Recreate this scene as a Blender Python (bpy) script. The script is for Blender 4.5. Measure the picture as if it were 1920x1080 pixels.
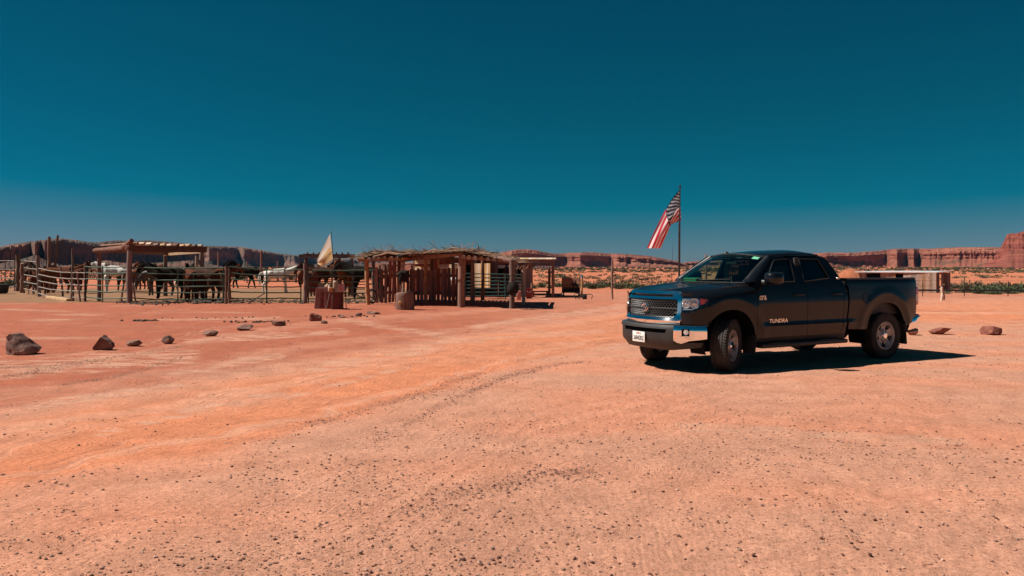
import bpy, bmesh, math, random
import numpy as np
from mathutils import Vector, Matrix, noise
from mathutils.geometry import delaunay_2d_cdt, intersect_point_tri_2d

for o in list(bpy.data.objects): bpy.data.objects.remove(o)
SC = bpy.context.scene
COL = SC.collection
rnd = random.Random(7)

# ------------------------------------------------------------------ camera, sky, sun, exposure
F, HZ, EYE = 1493.0, 499.2, 1.63           # focal length and horizon row in photo pixels, eye height in metres
cam = bpy.data.cameras.new('camera'); co = bpy.data.objects.new('camera', cam); COL.objects.link(co)
co.location = (0, 0, EYE); co.rotation_euler = (math.pi/2, 0, 0)
cam.sensor_width = 36; cam.lens = F/1920*36; cam.shift_y = -(540-HZ)/1920
cam.clip_start = .1; cam.clip_end = 20000
SC.camera = co
SUN_H = (.79, -.03)                          # metres a shadow runs right / away for each metre of height
SUN_EL = math.atan(1/math.hypot(*SUN_H)); SUN_AZ = math.atan2(-SUN_H[0], -SUN_H[1])   # azimuth of the sun, clockwise from +Y
w = bpy.data.worlds.new('World'); SC.world = w; w.use_nodes = True
nt = w.node_tree; N = nt.nodes; L = nt.links
sky = N.new('ShaderNodeTexSky'); sky.sky_type = 'NISHITA'; sky.sun_disc = False
sky.sun_elevation = SUN_EL; sky.sun_rotation = SUN_AZ % (2*math.pi)
sky.altitude = 1600; sky.air_density = 1; sky.dust_density = .3; sky.ozone_density = 3
sep = N.new('ShaderNodeSeparateColor'); com = N.new('ShaderNodeCombineColor'); L.new(sky.outputs[0], sep.inputs[0])
for i, (mul, sub) in enumerate(((.31, 1.18), (.19, 0), (.20, 0))):   # the photograph's teal grade: little red, damped green and blue
    m = N.new('ShaderNodeMath'); m.operation = 'MULTIPLY_ADD'; m.use_clamp = False
    L.new(sep.outputs[i], m.inputs[0]); m.inputs[1].default_value = mul; m.inputs[2].default_value = -sub
    x = N.new('ShaderNodeMath'); x.operation = 'MAXIMUM'; x.inputs[1].default_value = .004; L.new(m.outputs[0], x.inputs[0])
    if i == 2:                               # paler blue low in the sky
        h1 = N.new('ShaderNodeMath'); h1.operation = 'MULTIPLY_ADD'; L.new(sep.outputs[1], h1.inputs[0]); h1.inputs[1].default_value = .10; h1.inputs[2].default_value = -.34
        h2 = N.new('ShaderNodeMath'); h2.operation = 'MAXIMUM'; L.new(h1.outputs[0], h2.inputs[0]); h2.inputs[1].default_value = 0
        h3 = N.new('ShaderNodeMath'); h3.operation = 'ADD'; L.new(x.outputs[0], h3.inputs[0]); L.new(h2.outputs[0], h3.inputs[1]); x = h3
    L.new(x.outputs[0], com.inputs[i])
bg = N['Background']; L.new(com.outputs[0], bg.inputs[0]); bg.inputs[1].default_value = .1
sl = bpy.data.lights.new('sun', 'SUN'); sl.energy = 5.0; sl.angle = math.radians(.53); sl.color = (1, .93, .84)
so = bpy.data.objects.new('sun', sl); COL.objects.link(so)
so.rotation_euler = Vector((SUN_H[0], SUN_H[1], -1)).to_track_quat('-Z', 'Y').to_euler(); so.location = (-30, -10, 40)
V = SC.view_settings; V.view_transform = 'Standard'; V.look = 'None'; V.exposure = .5; V.gamma = 1; V.use_curve_mapping = False
SC.render.engine = 'CYCLES'; SC.cycles.max_bounces = 8; SC.cycles.transparent_max_bounces = 16

# ------------------------------------------------------------------ helpers
def gp(px, py):                              # ground point seen at a photo pixel
    Y = EYE*F/(py-HZ); return ((px-960)/F*Y, Y)
def at(px, py, Y): return ((px-960)/F*Y, Y, EYE-(py-HZ)/F*Y)
def sst(a, b, x):
    t = min(1, max(0, (x-a)/(b-a))); return t*t*(3-2*t)
def lerp(a, b, t): return a+(b-a)*t
def nz(x, y, z=0, s=1): return noise.noise(Vector((x*s, y*s, z*s)))

def tag(o, label=None, cat=None, group=None, kind=None):
    if label: o['label'] = label
    if cat: o['category'] = cat
    if group: o['group'] = group
    if kind: o['kind'] = kind
    return o
def empty(name, loc=(0,0,0), rz=0, label=None, cat=None, group=None):
    o = bpy.data.objects.new(name, None); COL.objects.link(o); o.location = loc; o.rotation_euler = (0,0,rz)
    o.empty_display_size = .2
    return tag(o, label, cat, group)
def link(name, me, parent=None, loc=None, rz=0):
    o = bpy.data.objects.new(name, me); COL.objects.link(o)
    if parent: o.parent = parent
    if loc is not None: o.location = loc
    if rz: o.rotation_euler = (0,0,rz)
    return o
def kids(o): return [c for c in COL.objects if c.parent == o]
def copy_tree(o, parent=None):
    c = o.copy(); COL.objects.link(c); c.parent = parent
    for k in kids(o): copy_tree(k, c)
    return c

class MB:
    def __init__(s): s.v = []; s.f = []; s.m = []; s.k = 0
    def add(s, vs, fs, k=None):
        b = len(s.v); s.v += [tuple(p) for p in vs]; s.f += [tuple(b+i for i in f) for f in fs]
        s.m += [s.k if k is None else k]*len(fs); return s
    def box(s, c, d, R=None, bev=0, k=None):
        hx, hy, hz = d[0]/2, d[1]/2, d[2]/2
        if bev:
            bm = bmesh.new(); bmesh.ops.create_cube(bm, size=1)
            for v in bm.verts: v.co = Vector((v.co.x*d[0], v.co.y*d[1], v.co.z*d[2]))
            bmesh.ops.bevel(bm, geom=bm.edges[:], offset=bev, segments=2, affect='EDGES', profile=.5)
            vs = [v.co.copy() for v in bm.verts]; bm.verts.index_update(); fs = [[v.index for v in f.verts] for f in bm.faces]; bm.free()
        else:
            vs = [Vector((x*hx, y*hy, z*hz)) for x in (-1,1) for y in (-1,1) for z in (-1,1)]
            fs = [(0,1,3,2),(4,6,7,5),(0,4,5,1),(2,3,7,6),(0,2,6,4),(1,5,7,3)]
        C = Vector(c)
        return s.add([((R @ v) if R is not None else v)+C for v in vs], fs, k)
    def beam(s, a, b, wd, ht, roll=0, k=None, bev=0):
        a, b = Vector(a), Vector(b); d = b-a
        R = d.to_track_quat('X', 'Z').to_matrix() @ Matrix.Rotation(roll, 3, 'X')
        return s.box((a+b)/2, (d.length, wd, ht), R, bev, k)
    def tube(s, pts, rs, n=8, caps=True, k=None, flat=1, up=None):
        P = [Vector(p) for p in pts]; m = len(P)
        if not isinstance(rs, (list, tuple)): rs = [rs]*m
        vs = []; u = None
        for i in range(m):
            t = (P[min(i+1, m-1)]-P[max(i-1, 0)])
            if t.length < 1e-9: t = Vector((0,0,1))
            t.normalize()
            if u is None:
                u = Vector(up) if up else (Vector((0,0,1)) if abs(t.z) < .9 else Vector((1,0,0)))
            u = u-t*u.dot(t)
            if u.length < 1e-6: u = t.orthogonal()
            u.normalize(); q = t.cross(u)
            for j in range(n):
                a = 2*math.pi*j/n; vs.append(P[i]+(u*math.cos(a)+q*math.sin(a)*flat)*rs[i])
        fs = [(i*n+j, i*n+(j+1) % n, (i+1)*n+(j+1) % n, (i+1)*n+j) for i in range(m-1) for j in range(n)]
        if caps: fs += [tuple(range(n-1, -1, -1)), tuple((m-1)*n+j for j in range(n))]
        return s.add(vs, fs, k)
    def loft(s, rows, close=False, k=None):
        n = len(rows[0]); vs = [p for r in rows for p in r]; fs = []
        for i in range(len(rows)-1):
            for j in range(n if close else n-1):
                fs.append((i*n+j, i*n+(j+1) % n, (i+1)*n+(j+1) % n, (i+1)*n+j))
        return s.add(vs, fs, k)
    def lathe(s, prof, n=32, axis='Y', c=(0,0,0), k=None, closed=False):
        rows = []
        for r, h in prof:
            row = []
            for j in range(n):
                a = 2*math.pi*j/n; x, y = r*math.cos(a), r*math.sin(a)
                p = {'Y': (x, h, y), 'Z': (x, y, h), 'X': (h, x, y)}[axis]
                row.append((p[0]+c[0], p[1]+c[1], p[2]+c[2]))
            rows.append(row)
        if closed: rows.append(rows[0])
        return s.loft(rows, True, k)
    def prism(s, poly, d, k=None):            # poly of 3D points swept by vector d
        n = len(poly); a = [Vector(p) for p in poly]; b = [p+Vector(d) for p in a]
        return s.add(a+b, [tuple(range(n)), tuple(range(2*n-1, n-1, -1))]+[(i, (i+1) % n, n+(i+1) % n, n+i) for i in range(n)], k)
    def mesh(s, name, mats, smooth=40):
        me = bpy.data.meshes.new(name); me.from_pydata(s.v, [], s.f)
        for m in (mats if isinstance(mats, (list, tuple)) else [mats]): me.materials.append(m)
        if any(s.m): me.polygons.foreach_set('material_index', s.m)
        if smooth:
            me.polygons.foreach_set('use_smooth', [True]*len(me.polygons))
            me.update(); me.set_sharp_from_angle(angle=math.radians(smooth))
        me.update(); return me
    def build(s, name, mats, parent=None, smooth=40, loc=None, rz=0): return link(name, s.mesh(name, mats, smooth), parent, loc, rz)

# ------------------------------------------------------------------ materials
def mat(name, c, rough=.6, metal=0, c2=None, scale=6, detail=6, stretch=None, bump=0, bscale=None, coat=0, spec=.5, mixlo=.38, mixhi=.62, emit=None, alpha=None, c3=None, s3=1.2, vary=0):
    m = bpy.data.materials.new(name); m.use_nodes = True; t = m.node_tree; b = t.nodes['Principled BSDF']
    b.inputs['Base Color'].default_value = (*c, 1); b.inputs['Roughness'].default_value = rough; b.inputs['Metallic'].default_value = metal
    b.inputs['Coat Weight'].default_value = coat; b.inputs['Coat Roughness'].default_value = .04; b.inputs['Specular IOR Level'].default_value = spec
    tc = t.nodes.new('ShaderNodeTexCoord'); src = tc.outputs['Object']
    if stretch:
        mp = t.nodes.new('ShaderNodeMapping'); mp.inputs['Scale'].default_value = stretch; t.links.new(src, mp.inputs[0]); src = mp.outputs[0]
    if c2 or bump:
        n = t.nodes.new('ShaderNodeTexNoise'); n.inputs['Scale'].default_value = scale; n.inputs['Detail'].default_value = detail; n.inputs['Roughness'].default_value = .62
        t.links.new(src, n.inputs['Vector'])
        if c2:
            r = t.nodes.new('ShaderNodeValToRGB'); r.color_ramp.elements[0].position = mixlo; r.color_ramp.elements[1].position = mixhi
            r.color_ramp.elements[0].color = (*c, 1); r.color_ramp.elements[1].color = (*c2, 1); t.links.new(n.outputs[0], r.inputs[0]); out = r.outputs[0]
            if c3:
                n3 = t.nodes.new('ShaderNodeTexNoise'); n3.inputs['Scale'].default_value = s3; n3.inputs['Detail'].default_value = 4; t.links.new(src, n3.inputs['Vector'])
                r3 = t.nodes.new('ShaderNodeMapRange'); r3.inputs[1].default_value = .5; r3.inputs[2].default_value = .66; t.links.new(n3.outputs[0], r3.inputs[0])
                x = t.nodes.new('ShaderNodeMix'); x.data_type = 'RGBA'; t.links.new(r3.outputs[0], x.inputs[0]); t.links.new(out, x.inputs[6]); x.inputs[7].default_value = (*c3, 1); out = x.outputs[2]
            if vary:
                oi = t.nodes.new('ShaderNodeObjectInfo'); vr = t.nodes.new('ShaderNodeMapRange'); vr.inputs[3].default_value = 1-vary; vr.inputs[4].default_value = 1+vary; t.links.new(oi.outputs['Random'], vr.inputs[0])
                vm = t.nodes.new('ShaderNodeVectorMath'); vm.operation = 'SCALE'; t.links.new(out, vm.inputs[0]); t.links.new(vr.outputs[0], vm.inputs['Scale']); out = vm.outputs[0]
                hs = t.nodes.new('ShaderNodeHueSaturation'); v2 = t.nodes.new('ShaderNodeMath'); v2.operation = 'MULTIPLY'; t.links.new(oi.outputs['Random'], v2.inputs[0]); v2.inputs[1].default_value = 7.31; v3 = t.nodes.new('ShaderNodeMath'); v3.operation = 'FRACT'; t.links.new(v2.outputs[0], v3.inputs[0])
                v4 = t.nodes.new('ShaderNodeMapRange'); v4.inputs[3].default_value = .55; v4.inputs[4].default_value = 1.1; t.links.new(v3.outputs[0], v4.inputs[0]); t.links.new(v4.outputs[0], hs.inputs['Saturation']); t.links.new(out, hs.inputs['Color']); out = hs.outputs[0]
            t.links.new(out, b.inputs['Base Color'])
        if bump:
            if bscale:
                n2 = t.nodes.new('ShaderNodeTexNoise'); n2.inputs['Scale'].default_value = bscale; n2.inputs['Detail'].default_value = 6; t.links.new(src, n2.inputs['Vector']); n = n2
            bp = t.nodes.new('ShaderNodeBump'); bp.inputs['Strength'].default_value = min(1, bump); bp.inputs['Distance'].default_value = .02; t.links.new(n.outputs[0], bp.inputs['Height']); t.links.new(bp.outputs[0], b.inputs['Normal'])
    return m
def glass_mat(name, tint, gloss=(1,1,1), ior=1.5, dust=0):
    m = bpy.data.materials.new(name); m.use_nodes = True; t = m.node_tree; t.nodes.remove(t.nodes['Principled BSDF'])
    o = t.nodes['Material Output']; tr = t.nodes.new('ShaderNodeBsdfTransparent'); tr.inputs[0].default_value = (*tint, 1)
    g = t.nodes.new('ShaderNodeBsdfGlossy'); g.inputs[0].default_value = (*gloss, 1); g.inputs['Roughness'].default_value = .02
    lw = t.nodes.new('ShaderNodeLayerWeight'); lw.inputs[0].default_value = .5; pw = t.nodes.new('ShaderNodeMath'); pw.operation = 'POWER'; t.links.new(lw.outputs['Facing'], pw.inputs[0]); pw.inputs[1].default_value = 5
    f = t.nodes.new('ShaderNodeMath'); f.operation = 'MULTIPLY_ADD'; t.links.new(pw.outputs[0], f.inputs[0]); f.inputs[1].default_value = .94; f.inputs[2].default_value = .055; x = t.nodes.new('ShaderNodeMixShader')
    t.links.new(f.outputs[0], x.inputs[0]); t.links.new(tr.outputs[0], x.inputs[1]); t.links.new(g.outputs[0], x.inputs[2]); t.links.new(x.outputs[0], o.inputs[0]); return m
M = {}
M['wood'] = mat('weathered_wood', (.135,.055,.035), .9, 0, (.26,.12,.07), 9, 8, (1,1,.12), .8, vary=.35)
M['woodx'] = mat('weathered_wood_beam', (.135,.052,.034), .9, 0, (.24,.105,.062), 9, 8, (.15,1,1), .8, vary=.25)
M['pale_wood'] = mat('pale_wood', (.42,.25,.12), .8, 0, (.60,.38,.19), 8, 8, (1,1,.1), .6, vary=.25)
M['gold_wood'] = mat('raw_pine_boards', (.36,.19,.075), .8, 0, (.52,.30,.125), 6, 8, (1,1,.15), .5, vary=.28)
M['log'] = mat('peeled_log', (.27,.13,.07), .85, 0, (.42,.23,.125), 7, 8, (.2,1,1), .6, vary=.25)
M['red_board'] = mat('red_brown_boards', (.17,.055,.045), .8, 0, (.25,.085,.06), 7, 7, (1,1,.12), .5, vary=.25)
M['picket'] = mat('split_cedar', (.165,.055,.04), .9, 0, (.27,.095,.064), 10, 8, (1,1,.1), .8, vary=.38)
M['twig'] = mat('dry_brush', (.20,.12,.08), .9, 0, (.34,.21,.13), 5, 4)
M['green_pipe'] = mat('green_painted_pipe', (.035,.085,.055), .5, 0, (.06,.12,.075), 12, 5)
M['teal_pipe'] = mat('blue_green_pipe', (.03,.10,.095), .5, 0, (.06,.15,.13), 12, 5)
M['grey_pipe'] = mat('galvanised_pipe', (.20,.165,.14), .6, .2, (.30,.24,.20), 12, 5)
M['dark_pipe'] = mat('dark_steel', (.03,.03,.032), .5, .4, (.06,.05,.045), 12, 5)
M['black_rub'] = mat('rubber', (.018,.018,.019), .75, 0, (.03,.028,.027), 20, 5)
M['manure'] = mat('dry_manure', (.045,.03,.022), .95, 0, (.09,.06,.04), 20, 5)
M['straw'] = mat('straw', (.34,.25,.12), .9, 0, (.46,.35,.18), 20, 5)
M['leather'] = mat('saddle_leather', (.10,.04,.02), .5, 0, (.20,.09,.045), 14, 5)
M['dark_leather'] = mat('dark_leather', (.014,.012,.011), .85, 0, (.03,.022,.018), 14, 5, spec=.1)
M['white_cloth'] = mat('white_cloth', (.72,.70,.66), .9, 0, (.80,.78,.74), 3, 4)
M['red_cloth'] = mat('dark_red_cloth', (.15,.04,.032), .9, 0, (.20,.055,.042), 9, 5, None, .3)
# ------------------------------------------------------------------ ground
def gz(x, y):
    d = -1.35*sst(6, 16, x-.16*(y-46))*sst(48, 66, y)*(1-sst(110, 190, y))
    d += -.5*sst(60, 90, y)*(1-sst(6, 16, x-.16*(y-46)))*(1-sst(130, 220, y))*sst(-12, 4, x)
    return d
def relief(x, y):
    r = math.hypot(x, y)
    k = 1-sst(35, 60, r)
    if k <= 0: return 0
    if y > 1:
        px = 960+F*x/y; py = HZ+EYE*F/y; u, l = interp(px, ORU), interp(px, ORL); t = (py-u)/max(20, l-u)
        z0 = .014*nz(t*7, x*.07+3, 7)+.006*nz(t*19, x*.10+8, 2)
    else: z0 = 0
    z = z0+.016*nz(x, y, 3, .55)+.007*nz(x+y*.6, y, 9, 1.9)+.004*nz(x, y, 1, 5.5)
    return z*k*sst(1, 4, r)
ORU = ((-400,850),(0,792),(160,765),(330,738),(600,688),(820,652),(950,628),(1170,592),(1400,570))
ORL = ((-400,1060),(0,925),(180,872),(400,846),(560,806),(760,752),(900,706),(1000,672),(1180,640),(1400,605))
PALE = ((190,812,520,738,12),(540,745,760,690,7),(300,600,520,596,4),(1180,700,1500,720,8),(1300,800,1800,830,14),(600,690,800,655,13),(830,640,1120,622,9),(20,690,330,668,26),(360,640,640,622,9),(60,760,330,725,10),(640,600,900,640,7),(330,700,520,668,9),(900,612,1160,575,9))
def interp(x, T):
    if x <= T[0][0]: return T[0][1]
    for a, b in zip(T, T[1:]):
        if x <= b[0]: return a[1]+(b[1]-a[1])*(x-a[0])/(b[0]-a[0])
    return T[-1][1]
DARKL = (((0,706),(90,694),(210,672),(345,650)),((120,722),(240,703),(345,668)),((0,688),(80,690),(170,676)),((700,830),(860,745),(950,705),(1090,676)),((760,960),(900,915),(1000,893),(1110,880)),((560,800),(760,748),(900,700)))
def mixc(a, b, t): return tuple(p+(q-p)*t for p, q in zip(a, b))
GA, GB, GC, GP, GD, GE, GF = (.475,.232,.152), (.51,.178,.086), (.315,.088,.048), (.55,.295,.20), (.215,.128,.07), (.43,.14,.072), (.49,.205,.122)
def gcol(x, y):
    if y < 1: return (*GA, 0, 1, 3)
    px = 960+F*x/y; py = HZ+EYE*F/y
    n1 = nz(x*.5, y*1.0, 4, .8); n2 = nz(x, y, 14, 3.1); n3 = nz(x*.35+y*.1, y*1.5, 2, 1.3)
    c = mixc(GA, GF, sst(-.2, .5, n1))
    j = 10*n3+5*n2
    pyj = py+j*min(1.6, max(.15, (py-HZ)/220))
    u, l = interp(px, ORU), interp(px, ORL)
    wd = max(8, (py-HZ)*.12)
    band = sst(u-wd, u+wd*.6, pyj)*(1-sst(l-wd*.35, l+wd*.35, pyj))
    back = 1-sst(u-wd*2.2, u+wd*.2, pyj)
    if px > 1150: back *= .8
    c = mixc(c, GC, back*lerp(.9,.55,sst(780,1100,px+60*n1))*sst(-.55, .15, n1+.35))
    c = mixc(c, GB, band*(.75+.25*n1))
    # thin ruts along the band
    t = (pyj-u)/max(20, l-u)
    k = band+(1-band)*.55*sst(0, 60, py-l)+(1-band)*.6*sst(0, 30, u-py)*sst(560, 590, py)
    st = nz(t*7, x*.07+3, 7); s2 = nz(t*19, x*.10+8, 2)
    c = mixc(c, GP, .42*k*sst(.12, .5, st)); c = mixc(c, (.30,.105,.06), .40*k*sst(.15, .55, -st)); c = mixc(c, (.34,.125,.072), .30*k*sst(.1, .45, s2))
    pale = 0
    for x0, y0, x1, y1, hw in PALE:
        ax, ay = x1-x0, y1-y0; s = max(0, min(1, ((px-x0)*ax+(py-y0)*ay)/(ax*ax+ay*ay)))
        d = math.hypot((px-x0-s*ax)*.35, py-y0-s*ay)/hw
        k = (1-sst(.3, 1.15, d+.75*n2+.8*n3))
        k0 = 1-sst(.25, 1.5, d+.25*n3); pale = max(pale, k0)
    for P in DARKL:
        for (x0, y0), (x1, y1) in zip(P, P[1:]):
            if not (x0-20 < px < x1+20): continue
            s = max(0, min(1, ((px-x0)*(x1-x0)+(py-y0)*(y1-y0))/((x1-x0)**2+(y1-y0)**2))); d = abs(py-y0-s*(y1-y0)+6*n3+4*n2)/((py-HZ)*.022)
            if d < 1 and x0 <= px <= x1: c = mixc(c, (.22,.085,.055), .5*(1-d)*sst(-.4,.3,n2+.1))
    # corral floor: trampled straw and dung
    k = sst(34.5, 37, y+.6*n2)*(1-sst(56, 62, y))*(1-sst(-6.6, -5.4, x+.05*(y-35)))
    c = mixc(c, GD, k*.85)
    far = sst(44, 60, y)*(1-k)
    c = mixc(c, GE, far*.8)
    v = 1.13+.10*n2+.08*n1
    grav = max(.12, sst(l-wd*.8, l+wd*.3, pyj))*(1-sst(20, 34, y))*(1-.75*back)
    return (*(max(.01, p*v) for p in c), pale, grav, t)
def build_ground():
    rs = [0.0]; r = .6
    while r < 9000:
        rs.append(r); r *= 1.0165 if r < 60 else (1.05 if r < 400 else 1.15)
    A = []
    fr = math.radians(43)
    A += [fr-2*fr*i/520 for i in range(521)]
    rest = 2*math.pi-2*fr
    A += [-fr-rest*i/64 for i in range(1, 64)]
    vs = []; cols = []; msk = []; n = len(A)
    for r in rs:
        for a in A:
            x, y = r*math.sin(a), r*math.cos(a)
            g = gcol(x, y); vs.append((x, y, gz(x, y)+relief(x, y))); cols.append((*g[:3], 1)); msk.append((g[3], g[4], max(-6, min(8, g[5])), 1))
    fs = [(i*n+j, i*n+(j+1) % n, (i+1)*n+(j+1) % n, (i+1)*n+j) for i in range(len(rs)-1) for j in range(n)]
    me = bpy.data.meshes.new('ground'); me.from_pydata(vs, [], fs)
    at_ = me.color_attributes.new('Col', 'FLOAT_COLOR', 'POINT'); at_.data.foreach_set('color', [q for c in cols for q in c])
    at_ = me.color_attributes.new('Msk', 'FLOAT_COLOR', 'POINT'); at_.data.foreach_set('color', [q for c in msk for q in c])
    me.polygons.foreach_set('use_smooth', [True]*len(fs))
    m = bpy.data.materials.new('red_desert_dirt'); m.use_nodes = True; t = m.node_tree; b = t.nodes['Principled BSDF']; b.inputs['Roughness'].default_value = .95; b.inputs['Specular IOR Level'].default_value = .15
    a = t.nodes.new('ShaderNodeVertexColor'); a.layer_name = 'Col'
    tc = t.nodes.new('ShaderNodeTexCoord')
    def noi(s, d, ro=.6):
        q = t.nodes.new('ShaderNodeTexNoise'); q.inputs['Scale'].default_value = s; q.inputs['Detail'].default_value = d; q.inputs['Roughness'].default_value = ro; t.links.new(tc.outputs['Object'], q.inputs['Vector']); return q
    def mr(src, a0, a1, b0, b1):
        q = t.nodes.new('ShaderNodeMapRange'); q.inputs[1].default_value = a0; q.inputs[2].default_value = a1; q.inputs[3].default_value = b0; q.inputs[4].default_value = b1; t.links.new(src, q.inputs[0]); return q.outputs[0]
    def mulc(c, f):
        q = t.nodes.new('ShaderNodeVectorMath'); q.operation = 'SCALE'; t.links.new(c, q.inputs[0]); t.links.new(f, q.inputs['Scale']); return q.outputs[0]
    n1, n2, n3 = noi(2.2, 8, .66), noi(22, 6, .7), noi(95, 4, .7)
    mk = t.nodes.new('ShaderNodeVertexColor'); mk.layer_name = 'Msk'; ms = t.nodes.new('ShaderNodeSeparateColor'); t.links.new(mk.outputs[0], ms.inputs[0])
    def mth(op, x, y, z=None):
        q = t.nodes.new('ShaderNodeMath'); q.operation = op
        for i, w_ in enumerate((x, y, z)):
            if w_ is None: continue
            if isinstance(w_, (int, float)): q.inputs[i].default_value = w_
            else: t.links.new(w_, q.inputs[i])
        return q.outputs[0]
    def mixn(f, x, y):
        q = t.nodes.new('ShaderNodeMix'); q.data_type = 'RGBA'; t.links.new(f, q.inputs[0]); t.links.new(x, q.inputs[6])
        if isinstance(y, tuple): q.inputs[7].default_value = (*y, 1)
        else: t.links.new(y, q.inputs[7])
        return q.outputs[2]
    mp = t.nodes.new('ShaderNodeMapping'); mp.inputs['Scale'].default_value = (.55,1.5,1); t.links.new(tc.outputs['Object'], mp.inputs[0])
    pn = t.nodes.new('ShaderNodeTexNoise'); pn.inputs['Scale'].default_value = 2.6; pn.inputs['Detail'].default_value = 10; pn.inputs['Roughness'].default_value = .72; t.links.new(mp.outputs[0], pn.inputs['Vector'])
    pf_ = mr(mth('MULTIPLY_ADD', pn.outputs[0], 2.6, mth('MULTIPLY_ADD', ms.outputs[0], .85, -1.95)), .0, .34, 0, .8)
    col = mixn(pf_, a.outputs[0], GP)
    # fine wheel lines running along the tracks
    sx = t.nodes.new('ShaderNodeSeparateXYZ'); t.links.new(tc.outputs['Object'], sx.inputs[0])
    cb = t.nodes.new('ShaderNodeCombineXYZ'); t.links.new(mth('MULTIPLY', ms.outputs[2], 26), cb.inputs[0]); t.links.new(mth('MULTIPLY', sx.outputs[0], .18), cb.inputs[1])
    ln = t.nodes.new('ShaderNodeTexNoise'); ln.inputs['Scale'].default_value = 1; ln.inputs['Detail'].default_value = 5; ln.inputs['Roughness'].default_value = .6; t.links.new(cb.outputs[0], ln.inputs['Vector'])
    sm = mr(ms.outputs[1], .1, .9, 1, .35); lf = mth('MULTIPLY', mr(ln.outputs[0], .40, .30, 0, .55), sm); col = mixn(lf, col, (.27,.095,.052))
    lg = mth('MULTIPLY', mr(ln.outputs[0], .60, .72, 0, .45), sm); col = mixn(lg, col, GP)
    # gravelly grain
    gn = noi(48, 5, .75); g2 = noi(130, 3, .7)
    col = mixn(mth('MULTIPLY', mr(gn.outputs[0], .47, .36, 0, .8), ms.outputs[1]), col, (.26,.115,.075))
    col = mixn(mth('MULTIPLY', mr(g2.outputs[0], .58, .66, 0, .5), ms.outputs[1]), col, (.60,.36,.26))
    c = mulc(col, mr(n1.outputs[0], .3, .7, .84, 1.14))
    c = mulc(c, mr(n2.outputs[0], .3, .7, .74, 1.22))
    c = mulc(c, mr(n3.outputs[0], .36, .46, .62, 1.0))
    t.links.new(c, b.inputs['Base Color'])
    h = t.nodes.new('ShaderNodeMath'); h.operation = 'MULTIPLY_ADD'; t.links.new(n3.outputs[0], h.inputs[0]); h.inputs[1].default_value = .35; t.links.new(n2.outputs[0], h.inputs[2])
    bp = t.nodes.new('ShaderNodeBump'); bp.inputs['Strength'].default_value = .62; bp.inputs['Distance'].default_value = .03; t.links.new(mth('MULTIPLY_ADD', mth('MULTIPLY', ln.outputs[0], sm), 2.2, h.outputs[0]), bp.inputs['Height']); t.links.new(bp.outputs[0], b.inputs['Normal'])
    me.materials.append(m)
    tag(link('ground', me), 'flat red desert dirt with pale tyre tracks', None, None, 'structure')
build_ground()

# ------------------------------------------------------------------ loose gravel
M['peb'] = [mat('gravel_%s' % i, c, .9, 0, c2, 40, 3) for i, (c, c2) in enumerate((((.11,.045,.03),(.17,.075,.05)), ((.30,.14,.09),(.42,.21,.14)), ((.20,.115,.085),(.28,.175,.135)), ((.42,.24,.17),(.50,.31,.23))))]
ICO = [(0,0,-1),(.72,-.53,-.45),(-.28,-.85,-.45),(-.89,0,-.45),(-.28,.85,-.45),(.72,.53,-.45),(.28,-.85,.45),(-.72,-.53,.45),(-.72,.53,.45),(.28,.85,.45),(.89,0,.45),(0,0,1)]
ICF = [(0,1,2),(1,0,5),(0,2,3),(0,3,4),(0,4,5),(1,5,10),(2,1,6),(3,2,7),(4,3,8),(5,4,9),(1,10,6),(2,6,7),(3,7,8),(4,8,9),(5,9,10),(6,10,11),(7,6,11),(8,7,11),(9,8,11),(10,9,11)]
OCT = [(1,0,0),(-1,0,0),(0,1,0),(0,-1,0),(0,0,1)]; OCF = [(0,2,4),(2,1,4),(1,3,4),(3,0,4)]
def pebbles():
    mb = MB(); R = random.Random(3); n = 0
    while n < 46000:
        t = R.random(); y = 3.2+34*t**1.75; hw = y*.70
        x = R.uniform(-hw, hw)
        dn = max(.08, .45+.95*nz(x*.6+y*.2, y, 5, .8)+.7*nz(x, y, 8, 2.6))
        px = 960+F*x/y; py = HZ+EYE*F/y
        u, l = interp(px, ORU), interp(px, ORL)
        dens = .95 if py > l-4 else (.22 if py > u else .38)
        if R.random() > dens*max(.05, dn)*1.2: continue
        s = .0026*(1/(R.random()+.012))**.55
        s = min(s, .0125)*(1+y*.03)*(1 if R.random() < .9 else R.uniform(.3,.7))
        z = gz(x, y)+relief(x, y)
        a = R.uniform(0, 6.28); ca, sa = math.cos(a), math.sin(a); e = R.uniform(.6, 1.0), R.uniform(.45, .8)
        far = y > 8.5; vs = []
        for p in (OCT if far else ICO):
            q = R.uniform(.75, 1.2); X, Y, Z = p[0]*q*s, p[1]*q*s*e[0], p[2]*q*s*e[1]
            vs.append((x+X*ca-Y*sa, y+X*sa+Y*ca, z+Z+s*e[1]*.12))
        r = R.random(); mb.add(vs, OCF if far else ICF, 0 if r < .38 else (1 if r < .68 else (2 if r < .88 else 3))); n += 1
    for P, q in zip(DARKL, (1500, 900, 600, 2600, 2200, 1800)):       # gravel thrown up along the wheel tracks
        for i in range(q):
            k = R.randrange(len(P)-1); u = R.random(); px = lerp(P[k][0], P[k+1][0], u); py = lerp(P[k][1], P[k+1][1], u); x, y = gp(px, py)
            x += R.gauss(0, .10); y += R.gauss(0, .10)+.25*nz(px*.03, 2); s = min(.0022*(1/(R.random()+.02))**.5, .010)*(1+y*.05); z = gz(x, y)+relief(x, y)
            mb.add([(x+p[0]*s*R.uniform(.7,1.3), y+p[1]*s*R.uniform(.6,1.1), z+p[2]*s*R.uniform(.5,.9)) for p in OCT], OCF, R.choice((0,0,1,2)))
    tag(mb.build('loose_gravel', M['peb'], None, 0), 'small dark and pink pebbles strewn over the dirt', 'gravel', None, 'stuff')
pebbles()

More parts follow.
